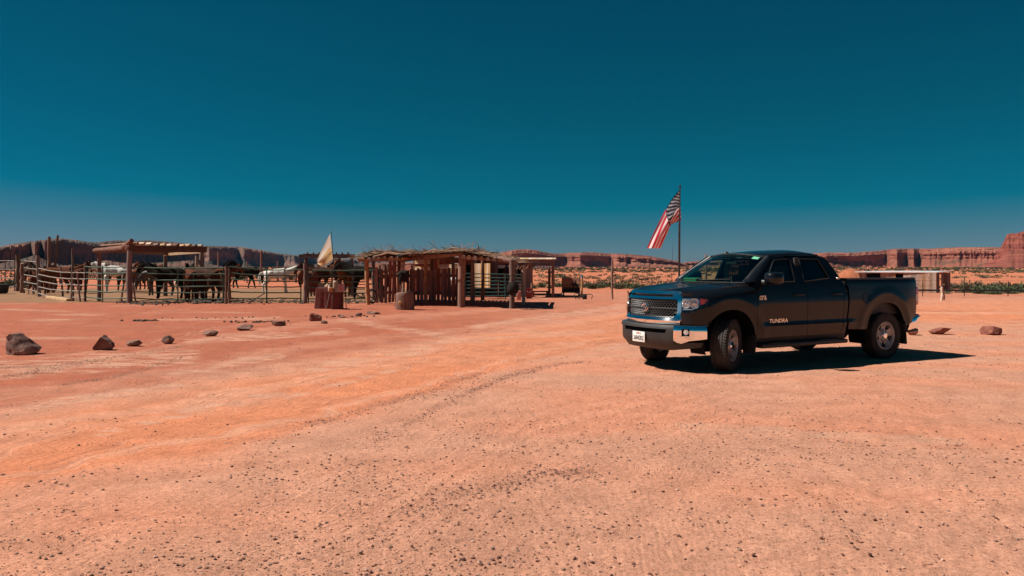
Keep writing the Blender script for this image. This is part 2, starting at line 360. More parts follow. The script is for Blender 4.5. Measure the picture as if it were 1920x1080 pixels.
# ------------------------------------------------------------------ mesas
def rock_mat(name, cols, strata, veg=.5, sc=1):
    m = bpy.data.materials.new(name); m.use_nodes = True; t = m.node_tree; b = t.nodes['Principled BSDF']; b.inputs['Roughness'].default_value = .95; b.inputs['Specular IOR Level'].default_value = .1
    g = t.nodes.new('ShaderNodeNewGeometry'); sx = t.nodes.new('ShaderNodeSeparateXYZ'); t.links.new(g.outputs['Position'], sx.inputs[0])
    def noi(s, d, vec=None, ro=.6):
        q = t.nodes.new('ShaderNodeTexNoise'); q.inputs['Scale'].default_value = s; q.inputs['Detail'].default_value = d; q.inputs['Roughness'].default_value = ro; t.links.new(vec or g.outputs['Position'], q.inputs['Vector']); return q
    mp = t.nodes.new('ShaderNodeMapping'); mp.inputs['Scale'].default_value = (.006*sc, .006*sc, strata); t.links.new(g.outputs['Position'], mp.inputs[0])
    n = noi(1, 7, mp.outputs[0]); r = t.nodes.new('ShaderNodeValToRGB'); e = r.color_ramp.elements
    e[0].position = .32; e[0].color = (*cols[0], 1); e[1].position = .70; e[1].color = (*cols[2], 1); q = e.new(.5); q.color = (*cols[1], 1)
    t.links.new(n.outputs[0], r.inputs[0])
    n2 = noi(.035*sc, 6); mr = t.nodes.new('ShaderNodeMapRange'); mr.inputs[1].default_value = .52; mr.inputs[2].default_value = .6; t.links.new(n2.outputs[0], mr.inputs[0])
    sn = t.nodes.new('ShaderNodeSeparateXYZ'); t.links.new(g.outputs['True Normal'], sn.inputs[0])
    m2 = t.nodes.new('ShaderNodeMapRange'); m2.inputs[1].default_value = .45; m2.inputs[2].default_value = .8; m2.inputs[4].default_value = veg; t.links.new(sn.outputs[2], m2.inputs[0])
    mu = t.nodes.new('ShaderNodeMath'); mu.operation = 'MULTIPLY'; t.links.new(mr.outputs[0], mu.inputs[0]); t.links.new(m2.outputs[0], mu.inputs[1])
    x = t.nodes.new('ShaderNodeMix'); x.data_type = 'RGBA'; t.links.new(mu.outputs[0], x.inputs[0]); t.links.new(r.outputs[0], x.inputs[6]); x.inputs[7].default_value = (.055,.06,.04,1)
    t.links.new(x.outputs[2], b.inputs['Base Color'])
    n4 = noi(.05*sc, 9, None, .7); bp = t.nodes.new('ShaderNodeBump'); bp.inputs['Strength'].default_value = .9; bp.inputs['Distance'].default_value = 6/sc; t.links.new(n4.outputs[0], bp.inputs['Height']); t.links.new(bp.outputs[0], b.inputs['Normal'])
    return m
M['mesa'] = rock_mat('red_sandstone', ((.13,.048,.035),(.245,.085,.056),(.36,.145,.092)), .05)
M['mesa_shade'] = rock_mat('shaded_sandstone', ((.05,.042,.04),(.10,.066,.056),(.27,.135,.10)), .05, .85)  # darker, greyer sandstone: the wall's shade and haze put into the colour
M['butte'] = rock_mat('layered_red_rock', ((.10,.03,.024),(.21,.062,.045),(.30,.095,.065)), .35, .25, 2)
def mesa(name, label, plan, prof, m, step=1.5, seed=0, rough=1.0, tal=.35, back=500, strata=0):
    """plan: (px, distance, top row); prof: rows of (fraction of height, metres behind the foot of the cliff)"""
    rows = []; p0, p1 = plan[0][0], plan[-1][0]; n = int((p1-p0)/step)
    D = [(a, b) for a, b, *_ in plan]; T = [(a, c) for a, b, c, *_ in plan]
    for i in range(n+1):
        px = p0+(p1-p0)*i/n; d = interp(px, D); py = interp(px, T)
        sc = d/1500
        ux = (px-960)/F
        b = 14*nz(px*.05, seed, 1)+8*nz(px*.16, seed, 2)+2.5*nz(px*.45, seed, 5)
        top = EYE-(py-HZ)/F*d+(.8*nz(px*.2, seed, 9)+.5*nz(px*.7, seed, 19))*sc
        row = []
        for k, (fh, off) in enumerate(prof):
            q = (b*rough*(1 if fh > .05 else .5)+6*rough*nz(px*.11, k*.5, seed+7)+3*rough*nz(px*.33, k*.8, seed+3))*sc
            dd = d+off*sc+(q if fh < .93 else q*.5)
            z = -3+(top+3)*fh+(0 if fh in (0, 1) else (.025*(top+3))*nz(px*.12, k*2.1, seed+11))
            row.append((ux*dd, dd, z))
        dd = d+(prof[-1][1]+back)*sc; row.append((ux*dd, dd, (top+3)*.9-3)); dd += 200; row.append((ux*dd, dd, -6))
        rows.append(row)
    mb = MB(); mb.loft(rows); o = mb.build(name, m, None, 0)
    tag(o, label, None, None, 'structure'); return o
SMO = [(0,-95),(.10,-66),(.2,-46),(.3,-30),(.42,-14),(.55,-6),(.70,0),(.82,5),(.88,14),(.92,30),(.96,55),(1,110)]
STD = [(0,-75),(.06,-52),(.14,-38),(.24,-24),(.34,-12),(.44,-3),(.52,-4),(.60,-2),(.68,-5),(.76,-3),(.80,8),(.84,22),(.87,24),(.91,44),(.95,52),(.98,75),(1,100)]
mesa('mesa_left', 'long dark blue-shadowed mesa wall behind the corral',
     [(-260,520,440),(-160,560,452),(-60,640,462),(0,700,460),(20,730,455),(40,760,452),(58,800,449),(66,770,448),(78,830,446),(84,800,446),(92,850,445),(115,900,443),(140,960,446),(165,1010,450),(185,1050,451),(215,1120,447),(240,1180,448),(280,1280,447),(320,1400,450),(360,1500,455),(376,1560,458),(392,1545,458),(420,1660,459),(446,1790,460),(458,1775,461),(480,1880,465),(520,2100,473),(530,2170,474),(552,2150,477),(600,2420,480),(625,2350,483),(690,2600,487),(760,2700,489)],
     SMO, M['mesa_shade'], seed=1, rough=.95)
mesa('mesa_centre', 'red sandstone mesa with dark shaded cliff alcoves behind the sign board',
     [(690,1500,494),(760,1500,492),(880,1480,485),(925,1460,477),(940,1450,472),(960,1440,467.5),(968,1470,466),(985,1530,465),(1005,1600,467),(1025,1680,472),(1040,1740,474),(1062,1800,473),(1072,1740,472),(1088,1700,472),(1096,1730,471),(1110,1790,471),(1130,1860,473),(1146,1920,474),(1156,1850,474),(1172,1830,475),(1178,1860,475),(1200,1840,477),(1220,1850,479),(1245,1870,484),(1270,1900,489),(1290,1950,497),(1300,2000,503)],
     STD, M['mesa'], seed=21, rough=.75)
mesa('mesa_right', 'lit red sandstone mesa with shaded towers behind the truck bed',
     [(1278,2350,503),(1283,2300,491),(1310,2320,489),(1330,2340,488),(1380,2350,487),(1440,2300,480),(1520,1500,474),(1550,1460,472),(1570,1480,472),(1600,1560,472),(1625,1620,470),(1650,1690,468),(1662,1720,466),(1670,1600,465),(1682,1560,464),(1690,1620,464),(1701,1660,464),(1704,1560,464),(1714,1540,464),(1719,1600,464),(1724,1640,464),(1728,1540,464),(1745,1500,464),(1800,1440,461),(1860,1400,461),(1900,1380,462),(1960,1350,462),(2100,1300,462)],
     STD, M['mesa'], seed=44, rough=.8)
BUT = [(0,-230),(.08,-190),(.2,-140),(.32,-95),(.42,-62),(.50,-38),(.53,-30),(.60,-27),(.61,-18),(.68,-16),(.69,-8),(.76,-6),(.77,0),(.84,2),(.85,8),(.92,10),(.93,16),(.985,18),(1,40)]
mesa('butte_right', 'steep layered dark red butte at the right edge',
     [(1830,860,503),(1842,850,497),(1856,840,489),(1864,835,484),(1868,832,476),(1874,830,468),(1880,826,455),(1884,824,447),(1888,822,437.5),(1905,815,436),(1920,810,432),(1960,790,424),(2040,770,410),(2140,760,400),(2260,800,430)],
     BUT, M['butte'], seed=60, rough=.35, step=1.2)
mesa('rock_mound', 'low pink rock mounds seen over the picket wall',
     [(664,240,503),(680,236,499),(700,232,497),(716,230,494),(728,232,496),(742,236,500),(752,232,499),(768,228,496),(784,232,498),(800,236,501),(820,240,503)],
     [(0,-75),(.3,-48),(.6,-28),(.85,-12),(1,0)], M['mesa'], seed=70, rough=1.2, back=60)
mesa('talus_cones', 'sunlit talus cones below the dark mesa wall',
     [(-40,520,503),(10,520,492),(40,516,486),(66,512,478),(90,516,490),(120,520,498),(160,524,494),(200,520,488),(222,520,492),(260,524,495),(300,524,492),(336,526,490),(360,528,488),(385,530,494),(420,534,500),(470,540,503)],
     [(0,-90),(.2,-70),(.45,-45),(.7,-22),(.9,-6),(1,0)], M['mesa_shade'], seed=75, rough=1, back=60)

# ------------------------------------------------------------------ scrub
M['leaf'] = [mat('sage_leaves', (.06,.062,.035), .8, 0, (.10,.095,.055), 3, 3), mat('green_leaves', (.04,.062,.022), .8, 0, (.075,.105,.04), 3, 3), mat('dry_grass', (.20,.16,.075), .9, 0, (.28,.22,.11), 3, 3), mat('dark_leaves', (.03,.042,.022), .8, 0, (.06,.075,.038), 3, 3)]
def clump(mb, c, rx, rz, n, R, ls, k=None, base=.0):
    for i in range(n):
        a = R.uniform(0, 6.28); h = R.random(); q = R.random()**.45
        rr = rx*q*math.sqrt(max(.05, 1-(h*.9)**2))
        p = Vector((c[0]+rr*math.cos(a)*(1+.25*math.sin(3*a+c[0])), c[1]+rr*math.sin(a), c[2]+base+rz*h*q+.02))
        d = Vector((math.cos(a)*.5+R.uniform(-.5,.5), math.sin(a)*.5+R.uniform(-.5,.5), R.uniform(.3, 1.2))).normalized()
        s = d.orthogonal().normalized(); s.rotate(Matrix.Rotation(R.uniform(0, 3.1), 3, d)); l = ls*R.uniform(.6, 1.5)
        mb.add([p-s*l*.32, p+d*l*.5-s*l*.3, p+d*l*1.2, p+s*l*.32], [(0,1,2),(0,2,3)], R.choice((0,1)) if k is None else k)
def scrub():
    R = random.Random(11); mb = MB(); n = 0
    while n < 4600:
        y = 62+760*R.random()**1.7; px = R.uniform(-80, 2000)
        if y < 100 and not (px > 985): continue
        x = (px-960)/F*y
        if px < 985 and y < 75: continue
        if nz(x, y, 4, .035)+.45*nz(x, y, 8, .15) < R.uniform(-.35, .25): continue
        s = R.uniform(.25, .62); ls = .14*s+.0009*y
        clump(mb, (x, y, gz(x, y)), s*1.5, s*R.uniform(.5, .8), 30, R, ls, R.choice((0,0,0,1,3,3,2)), -.05); n += 1
    tag(mb.build('desert_scrub', M['leaf'], None, 0), 'low sagebrush scattered over the far plain below the mesas', 'scrub', None, 'stuff')
scrub()
BUSH = []
def bush_mesh(i, ks, n=420, ht=.75, stems=9):
    R = random.Random(100+i); mb = MB()
    for q in range(stems):
        a = R.uniform(0, 6.28); mb.tube([(0,0,-.05),(.25*math.cos(a),.25*math.sin(a),.3*ht),(.55*math.cos(a),.55*math.sin(a),.7*ht)], [.025,.016,.006], 4, False, 3)
    for q in range(9):
        a = R.uniform(0, 6.28); r = R.uniform(0, .62)
        clump(mb, (r*math.cos(a), r*math.sin(a), R.uniform(0, .2)), R.uniform(.3, .5), ht*R.uniform(.6, 1.0), n//9, R, .13, None if False else R.choice(ks))
    return mb.mesh('shrub', M['leaf'], 0)
BUSH = [bush_mesh(0, (1,1,0)), bush_mesh(1, (0,1,3)), bush_mesh(2, (0,0,2)), bush_mesh(3, (1,3,1)), bush_mesh(4, (2,2,0), 420, .9)]
def shrubs(spec, label, group, R):
    for (px, y, s, k, hs) in spec:
        x = (px-960)/F*y
        o = link('desert_shrub', BUSH[k], None, (x, y, gz(x, y)-.03), R.uniform(0, 6)); o.scale = (s*SHR, s*SHR, s*hs*SHR); tag(o, label, 'shrub', group)
RS = random.Random(5); SHR = .62
shrubs([(1000,58,.8,1,.7),(1014,60,1.0,0,.75),(1030,59,.7,3,.7),(1046,62,1.0,0,.7),(1064,60,.8,2,.7),(1098,60,1.0,0,.75),(1112,57,1.1,3,.8),(1126,59,.9,0,.8),(1140,62,1.1,0,.8),(1160,57,1.25,3,.7),(1178,58,1.2,0,.75),(1194,57,1.2,0,.72),(1208,59,1.1,1,.7),(1226,60,.9,0,.7),(1244,61,1.1,2,.7),(1262,60,.9,1,.7),(1288,62,1.1,2,.7),(1306,60,.9,0,.7)],
       'low green shrub in the row beyond the sign board and flagpole', 'shrubs beyond the sign board', RS)
SHR = .8
shrubs([(1760,58,1.0,3,.75),(1778,60,1.1,0,.7),(1796,58,1.1,1,.8),(1822,57,1.5,0,1.1),(1838,60,1.5,3,1.2),(1852,56,1.4,0,1.0),(1868,58,1.5,3,1.1),(1884,57,1.4,0,1.1),(1902,59,1.6,0,1.1),(1918,57,1.5,3,1.1),(1940,58,1.5,0,1.1),(1772,47,.5,2,.6),(1848,47,.9,1,.5),(1866,46,.8,0,.5),(1895,47,.8,1,.45),(1836,47,.7,3,.5)],
       'green shrub along the wire fence right of the truck', 'shrubs along the wire fence', RS)
shrubs([(1850,92,1.5,2,1.1),(1868,96,1.4,4,1.1),(1885,94,1.6,2,1.1),(1908,90,1.6,2,1.0),(1835,110,1.4,4,1),(1788,100,1.4,1,1)],
       'pale sage bush farther back behind the green shrubs', 'pale bushes behind the wire fence', RS)
shrubs([(8,60,1.2,0,.8),(24,62,1.3,3,.8),(50,60,1.1,0,.8),(62,63,1.2,1,.8),(452,95,1.6,0,.7),(500,100,1.5,0,.7),(545,96,1.3,1,.7)],
       'green brush growing behind the corral', 'brush behind the corral', RS)
y = 52.5; x = (1806-960)/F*y; o = link('dead_shrub', BUSH[4], None, (x, y, gz(x, y)), .4); o.scale = (.55,.55,1.0); tag(o, 'dry yellow leafy bush beside the thin fence post', 'shrub')
# ------------------------------------------------------------------ pickup truck (x forward from the front axle, y to the driver's side, z up)
M['paint'] = mat('black_paint', (.004,.0065,.0095), .3, 0, None, coat=.62, spec=.05)
def dusty(m, amt):                           # road dust thickening towards the sills, broken up by noise
    t = m.node_tree; b = t.nodes['Principled BSDF']; tc = t.nodes.new('ShaderNodeTexCoord'); sx = t.nodes.new('ShaderNodeSeparateXYZ'); t.links.new(tc.outputs['Object'], sx.inputs[0])
    g = t.nodes.new('ShaderNodeMapRange'); g.inputs[1].default_value = 1.05; g.inputs[2].default_value = .40; g.inputs[3].default_value = .12; g.inputs[4].default_value = 1; t.links.new(sx.outputs[2], g.inputs[0])
    n = t.nodes.new('ShaderNodeTexNoise'); n.inputs['Scale'].default_value = 5; n.inputs['Detail'].default_value = 9; n.inputs['Roughness'].default_value = .7; t.links.new(tc.outputs['Object'], n.inputs['Vector'])
    q = t.nodes.new('ShaderNodeMapRange'); q.inputs[1].default_value = .35; q.inputs[2].default_value = .75; q.inputs[4].default_value = amt; t.links.new(n.outputs[0], q.inputs[0])
    k = t.nodes.new('ShaderNodeMath'); k.operation = 'MULTIPLY'; t.links.new(g.outputs[0], k.inputs[0]); t.links.new(q.outputs[0], k.inputs[1])
    x = t.nodes.new('ShaderNodeMix'); x.data_type = 'RGBA'; t.links.new(k.outputs[0], x.inputs[0]); x.inputs[6].default_value = b.inputs['Base Color'].default_value; x.inputs[7].default_value = (.33,.16,.10,1); t.links.new(x.outputs[2], b.inputs['Base Color'])
    cw = t.nodes.new('ShaderNodeMath'); cw.operation = 'MULTIPLY_ADD'; t.links.new(k.outputs[0], cw.inputs[0]); cw.inputs[1].default_value = .5; cw.inputs[2].default_value = .03; t.links.new(cw.outputs[0], b.inputs['Coat Roughness'])
dusty(M['paint'], .06)
M['chrome'] = mat('chrome', (.95,.95,.95), .05, 1)
M['plastic'] = mat('black_plastic', (.013,.013,.014), .5, 0, (.018,.018,.019), 60, 3)
M['dust_plastic'] = mat('dusty_black_plastic', (.016,.0145,.0145), .55, 0, (.028,.022,.02), 4, 6)
M['void'] = mat('matt_black', (.006,.006,.007), .9, spec=.1)
M['grillebar'] = mat('grey_grille', (.07,.07,.074), .4, .6)
M['tyre'] = mat('tyre_rubber', (.016,.015,.015), .85, 0, (.036,.027,.023), 5, 6)
M['alloy'] = mat('alloy', (.40,.38,.37), .4, .45, (.30,.27,.25), 8, 5)
M['trim'] = mat('grey_interior', (.30,.31,.30), .8)
M['seat'] = mat('dark_seat', (.02,.02,.022), .8)
M['ws'] = glass_mat('green_tinted_glass', (.52,.80,.68))
M['sideglass'] = glass_mat('clear_side_glass', (.62,.74,.68))
M['privacy'] = glass_mat('privacy_glass', (.06,.07,.08))
M['lens'] = glass_mat('clear_lens', (.92,.94,.95))
M['red_lens'] = mat('red_lens', (.45,.015,.02), .12, coat=.6)
M['amber'] = mat('orange_lens', (.55,.06,.03), .15, coat=.6)
M['bulb'] = mat('silver_reflector', (.88,.88,.88), .22, .75, None)
M['whitep'] = mat('white_plate', (.74,.72,.68), .5)
M['ink'] = mat('dark_ink', (.02,.022,.035), .6)
M['redink'] = mat('red_ink', (.55,.06,.05), .6)
M['bluelens'] = mat('blue_reflex', (.05,.12,.45), .2, coat=.5)
M['greenbox'] = mat('green_light_tint', (.015,.24,.085), .8)
M['sticker'] = mat('pale_sticker', (.65,.78,.72), .6)

LOWP = [(.30,.93),(.50,.962),(.60,.978),(.80,.976),(.92,.985),(1.02,.99),(1.10,.986),(1.2,.972),(1.30,.952),(1.37,.93)]
GHP = LOWP[:-1]+[(1.37,.93),(1.42,.912),(1.6,.838),(1.74,.775),(1.80,.742),(1.85,.69)]
BEDP = [(.30,.93),(.50,.962),(.60,.976),(.80,.976),(.92,.985),(1.02,.99),(1.2,.982),(1.36,.97),(1.40,.96),(1.43,.92)]
def ip(z, T):
    a = [t[0] for t in T]; b = [t[1] for t in T]; return float(np.mean(np.interp([z-.02, z-.01, z, z+.01, z+.02], a, b)))
ZT = ((-.62,1.352),(-.4,1.337),(0,1.305),(.4,1.265),(.6,1.245),(.7,1.232))
def ztop(x): return interp(x, ZT)
AX = (0.0, -3.70)
def side_y(x, z):
    y = ip(z, BEDP if x < -2.66 else GHP)
    led = sst(-.62, -.8, x)*(1-sst(-2.75, -2.95, x)) if x < 0 else 0
    if led: y += led*(.016*math.exp(-((z-.672)/.028)**2)-.006*math.exp(-((z-.745)/.03)**2))
    if x > -.6:
        zt = ztop(x); y -= .115*max(0, min(1.1, (z-(zt-.14))/.14))**2.3*sst(-.62, -.5, x)
    t = max(0, (x-.22)/.44); y -= .19*t*t
    if x < -4.25: y -= .05*((-4.25-x)/.4)**2
    for ax in AX:
        d = math.hypot(x-ax, (z-.41)*.93); y += .013*math.exp(-((d-.70)/.075)**2)*sst(.30, .45, z)+.004*(1-sst(.55,.6,d))
    return y
def in_poly(p, P):
    r = False; x, y = p; j = len(P)-1
    for i in range(len(P)):
        a, b = P[i], P[j]
        if (a[1] > y) != (b[1] > y) and x < (b[0]-a[0])*(y-a[1])/(b[1]-a[1])+a[0]: r = not r
        j = i
    return r
def dens(P, st):
    out = []
    for a, b in zip(P, P[1:]+P[:1]):
        n = max(1, int(math.ceil(math.hypot(b[0]-a[0], b[1]-a[1])/st)))
        out += [(a[0]+(b[0]-a[0])*i/n, a[1]+(b[1]-a[1])*i/n) for i in range(n)]
    return out
def panel(name, poly, f, m, parent=None, st=.05, holes=(), skirt=None, smooth=35, ret=False):
    """a curved sheet over a 2D outline; f maps (u, v) to 3D; skirt turns the edges inwards"""
    loops = [dens(list(P), st) for P in [poly]+list(holes)]
    V2 = []; E2 = []
    for Lp in loops:
        b = len(V2); n = len(Lp); V2 += [Vector(p) for p in Lp]; E2 += [(b+i, b+(i+1) % n) for i in range(n)]
    nb = len(V2); x0 = min(p[0] for p in poly); x1 = max(p[0] for p in poly); y0 = min(p[1] for p in poly); y1 = max(p[1] for p in poly)
    bd = np.array([tuple(p) for p in V2])
    i = 0; yy = y0+st/2
    while yy < y1:
        xx = x0+st*(.5 if i % 2 else .25)
        while xx < x1:
            if in_poly((xx, yy), poly) and not any(in_poly((xx, yy), h) for h in holes) and ((bd[:,0]-xx)**2+(bd[:,1]-yy)**2).min() > (st*.45)**2: V2.append(Vector((xx, yy)))
            xx += st
        yy += st*.87; i += 1
    v, e, fc, _, _, _ = delaunay_2d_cdt(V2, E2, [], 1, 1e-6)
    fs = []
    for t in fc:
        cx = sum(v[q][0] for q in t)/len(t); cy = sum(v[q][1] for q in t)/len(t)
        if in_poly((cx, cy), poly) and not any(in_poly((cx, cy), h) for h in holes): fs.append(tuple(t))
    P3 = [Vector(f(p[0], p[1])) for p in v]
    mb = MB(); mb.add(P3, fs)
    if skirt:
        cnt = {}
        for t in fs:
            for a, b in zip(t, t[1:]+t[:1]): cnt.setdefault((min(a, b), max(a, b)), []).append((a, b))
        bv = {}; vs = []; sf = []; base = len(mb.v)
        for k, q in cnt.items():
            if len(q) == 1:
                a, b = q[0]
                for c in (a, b):
                    if c not in bv: bv[c] = len(vs); vs.append(P3[c]+Vector(skirt))
                sf.append((b, a, base+bv[a], base+bv[b]))
        mb.v += [tuple(p) for p in vs]; mb.f += sf; mb.m += [0]*len(sf)
    if ret: return mb
    return mb.build(name, m, parent, smooth)
def arch(ax, w, h, a0=-35, a1=215, n=22, e=2.25):
    pts = []
    for i in range(n+1):
        a = math.radians(a0+(a1-a0)*i/n); c, s = math.cos(a), math.sin(a)
        pts.append((ax+w*abs(c)**(2/e)*(1 if c > 0 else -1), .41+h*abs(s)**(2/e)*(1 if s > 0 else -.55)))
    return pts
def text_mesh(body, size, m, ext=.004, xs=1, shear=0):
    c = bpy.data.curves.new('t', 'FONT'); c.body = body; c.size = size; c.extrude = ext; c.align_x = 'CENTER'; c.align_y = 'CENTER'; c.resolution_u = 3; c.shear = shear; c.offset = .0
    o = bpy.data.objects.new('t', c); COL.objects.link(o); dg = bpy.context.evaluated_depsgraph_get()
    me = bpy.data.meshes.new_from_object(o.evaluated_get(dg)); bpy.data.objects.remove(o); bpy.data.curves.remove(c)
    me.materials.clear(); me.materials.append(m)
    if xs != 1: me.transform(Matrix.Diagonal((xs, 1, 1, 1)))
    return me

def make_truck():
    T = empty('pickup_truck', label='black double cab pickup truck with chrome grille parked on the dirt', cat='pickup truck')
    P = M['paint']
    FA = arch(0, .515, .555); RA = arch(-3.70, .53, .585)
    S = {1: 'left', -1: 'right'}
    for s in (1, -1):
        fs = lambda x, z, s=s: (x, s*side_y(x, z), z)
        sk = (0, -s*.03, 0)
        # front fender
        fa = [p for p in FA if p[1] > .50]
        top = [(x, ztop(x)-.002) for x in (-.52, -.4, -.2, 0, .2, .35, .45, .52)]
        poly = [(-.535,.50),(-.535,1.352)]+top+[(.565,1.185),(.50,1.172),(.43,1.13),(.50,1.01),(.60,.955),(.665,.935),(.665,.745),(.50,.735)]+fa
        panel('fender', poly, fs, P, T, .045, (), sk)
        # doors
        d1 = [(-.543,.50),(-.543,1.34),(-.60,1.385),(-1.13,1.775),(-1.54,1.792),(-1.595,1.37),(-1.68,1.26),(-1.684,.50)]
        g1 = [(-.79,1.385),(-1.445,1.385),(-1.495,1.755),(-1.15,1.742),(-1.08,1.70)]
        d2 = [(-1.692,.50),(-1.688,1.26),(-1.603,1.37),(-1.548,1.792),(-2.20,1.785),(-2.375,1.44),(-2.55,1.32),(-2.575,1.0),(-2.565,.62),(-2.50,.50)]
        g2 = [(-1.665,1.385),(-2.30,1.435),(-2.17,1.755),(-1.72,1.76)]
        for nm, dp, gpoly, gm in (('door', d1, g1, M['sideglass']), ('rear_door', d2, g2, M['privacy'])):
            D = panel('door', dp, fs, P, T, .045, (gpoly,), (0, -s*.035, 0))
            panel('window', gpoly, lambda x, z, s=s: (x, s*(side_y(x, z)-.018), z), gm, D, .08)
            # window rubber
            lp = dens(gpoly, .05); mb = MB()
            pts = [Vector((x, s*(side_y(x, z)+.001), z)) for x, z in lp]
            mb.tube(pts+[pts[0]], .009, 5, False); mb.build('window_seal', M['plastic'], D)
            hx = -1.50 if nm == 'door' else -2.42; hz = 1.175
            mb = MB(); hy = side_y(hx, hz)
            mb.tube([(hx+.13, s*(hy-.01), hz-.01),(hx+.11, s*(hy+.035), hz),(hx-.09, s*(hy+.04), hz+.003),(hx-.12, s*(hy-.01), hz)], [.016,.019,.02,.018], 8, True, None, .7)
            mb.box((hx, s*(hy-.004), hz-.006), (.19,.012,.075), None, .005); mb.build('handle', M['paint'], D)
        # cab corner behind the rear door
        cc = [(-2.208,1.785),(-2.383,1.44),(-2.558,1.325),(-2.583,1.0),(-2.573,.62),(-2.51,.50),(-2.63,.50),(-2.665,.8),(-2.68,1.1),(-2.655,1.28),(-2.59,1.40),(-2.50,1.58),(-2.40,1.75),(-2.33,1.80),(-2.24,1.812)]
        panel('cab_corner', cc, fs, P, T, .045, (), sk)
        # roof rail above the doors
        panel('roof_rail', [(-1.02,1.70),(-1.12,1.782),(-1.54,1.80),(-2.23,1.792),(-2.25,1.84),(-1.3,1.845),(-1.1,1.815)], fs, P, T, .05)
        # bed side
        ra = [p for p in RA if p[1] > .52]
        bp = [(-2.70,.56),(-2.70,.8),(-2.722,1.1),(-2.70,1.30),(-2.66,1.415),(-4.615,1.405),(-4.615,1.265),(-4.575,1.26),(-4.575,.925),(-4.60,.915),(-4.60,.70),(-4.42,.62)]
        ra.sort(key=lambda p: math.atan2(p[1]-.41, p[0]+3.70)); ra = ra[::-1]   # from rear to front across the top
        panel('bed_side', bp+ra, fs, P, T, .045, (), (0, -s*.04, 0))
        # bed rail cap
        mb = MB(); mb.loft([[(x, s*(side_y(x, 1.40)+dy), 1.40+dz) for dy, dz in ((.006,.0),(.004,.022),(-.02,.034),(-.10,.030),(-.12,.0))] for x in np.linspace(-2.68, -4.60, 12)]); mb.build('bed_rail_cap', M['plastic'], T)
        # fuel door on the driver's side
        if s == 1:
            c = [(-3.145+.085*math.cos(a)*1.05, 1.085+.085*math.sin(a)) for a in np.linspace(0, 6.283, 25)[:-1]]
            lp = [Vector((x, side_y(x, z)+.002, z)) for x, z in c]; mb = MB(); mb.tube(lp+[lp[0]], .004, 5, False); mb.build('fuel_door_gap', M['void'], T)
        # rocker, step board
        panel('rocker', [(-.49,.34),(-2.66,.34),(-2.66,.497),(-.515,.497)], lambda x, z, s=s: (x, s*(.945-.25*(.5-z)), z), M['dust_plastic'], T, .1)
        mb = MB(); mb.box((-1.56, s*1.0, .375), (2.02,.16,.07), None, .025); st_ = mb.build('step_board', M['plastic'], T)
        for q in (-.95, -2.1): mb = MB(); mb.box((q, s*1.005, .412), (.42,.12,.012), None, .004); mb.build('step_pad', M['dust_plastic'], st_)
        # wheel wells
        for ax, w_, h_ in ((0,.515,.555),(-3.70,.53,.585)):
            A = arch(ax, w_+.02, h_+.02, -20, 200)
            mb = MB(); mb.loft([[(x, s*y, z) for x, z in A] for y in (.955,.62)]); n = len(A)
            mb.add([(x, s*.62, z) for x, z in A], [tuple(range(n))]); mb.build('wheel_well', M['void'], T)
        # mud flaps
        mb = MB(); mb.box((-.50, s*.86,.40), (.02,.26,.30), Matrix.Rotation(-.12, 3, 'Y'), .006); mb.build('mud_flap', M['black_rub'], T)
        mb = MB(); mb.box((-4.235, s*.86,.44), (.02,.27,.42), Matrix.Rotation(.10, 3, 'Y'), .006); mb.build('mud_flap', M['black_rub'], T)
        # A pillar between windscreen and door
        mb = MB(); rows = []
        for i in range(13):
            t = i/12; a = wsp(1, t); xs = lerp(-.575, -1.12, t); zs = lerp(1.375, 1.79, t)-.0*t; b = Vector((xs, side_y(min(xs, -.61), zs), zs))
            a = Vector(a); mid = (a+b)/2+Vector((.03,.03,.02)); rows.append([Vector((p.x, s*p.y, p.z)) for p in (a-Vector((.01,.02,.02)), a, a*.6+mid*.4+Vector((.006,.004,.004)), mid, b*.6+mid*.4+Vector((.004,.008,.002)), b, b-Vector((0,.03,0)))])
        mb.loft(rows); mb.build('windscreen_pillar', P, T)
        mb = MB(); mb.tube([(lerp(-.50,-1.10,t), s*lerp(.80,.66,t), lerp(1.40,1.78,t)) for t in np.linspace(0,1,8)], .045, 8, True, None, .6); mb.build('pillar_trim', M['trim'] if s == -1 else M['seat'], T)  # passenger side paler, driver's dark: sunlight through the windscreen put into the colour
        # mirror
        mb = MB(); rows = []
        for i, (yy, hx_, hz_) in enumerate(((1.03,.07,.06),(1.06,.10,.095),(1.14,.115,.105),(1.21,.105,.10),(1.25,.075,.08),(1.262,.03,.04))):
            rows.append([(-.725+hx_*1.25*math.copysign(abs(math.cos(a))**.6, math.cos(a))-.02*i*.3, s*yy, 1.445+hz_*math.copysign(abs(math.sin(a))**.6, math.sin(a))) for a in np.linspace(0, 2*math.pi, 21)[:-1]])
        rows = [[(-.745, s*1.03, 1.445)]*20]+rows+[[(-.765, s*1.264, 1.445)]*20]
        mb.loft(rows, True); mr = mb.build('mirror', M['paint'], T)
        mb = MB(); mb.box((-.835, s*1.145, 1.45), (.02,.17,.16), None, .01); mb.build('mirror_glass', M['bulb'], mr)
        mb = MB(); mb.tube([(-.70, s*.93, 1.375),(-.71, s*1.0, 1.378),(-.72, s*1.08, 1.385)], [.045,.035,.03], 8, True, None, .5); mb.build('mirror_arm', M['plastic'], mr)
        mb = MB(); mb.tube([(-.655, s*1.06,1.372),(-.645, s*1.14,1.37),(-.66, s*1.22,1.372)], .008, 6); mb.build('mirror_trim', M['chrome'], mr)
        # painted corner below and above the lamp
        CP = [(.752,.655),(.735,.70),(.70,.755),(.66,.80)]; ca = [0,.048,.113,.173]
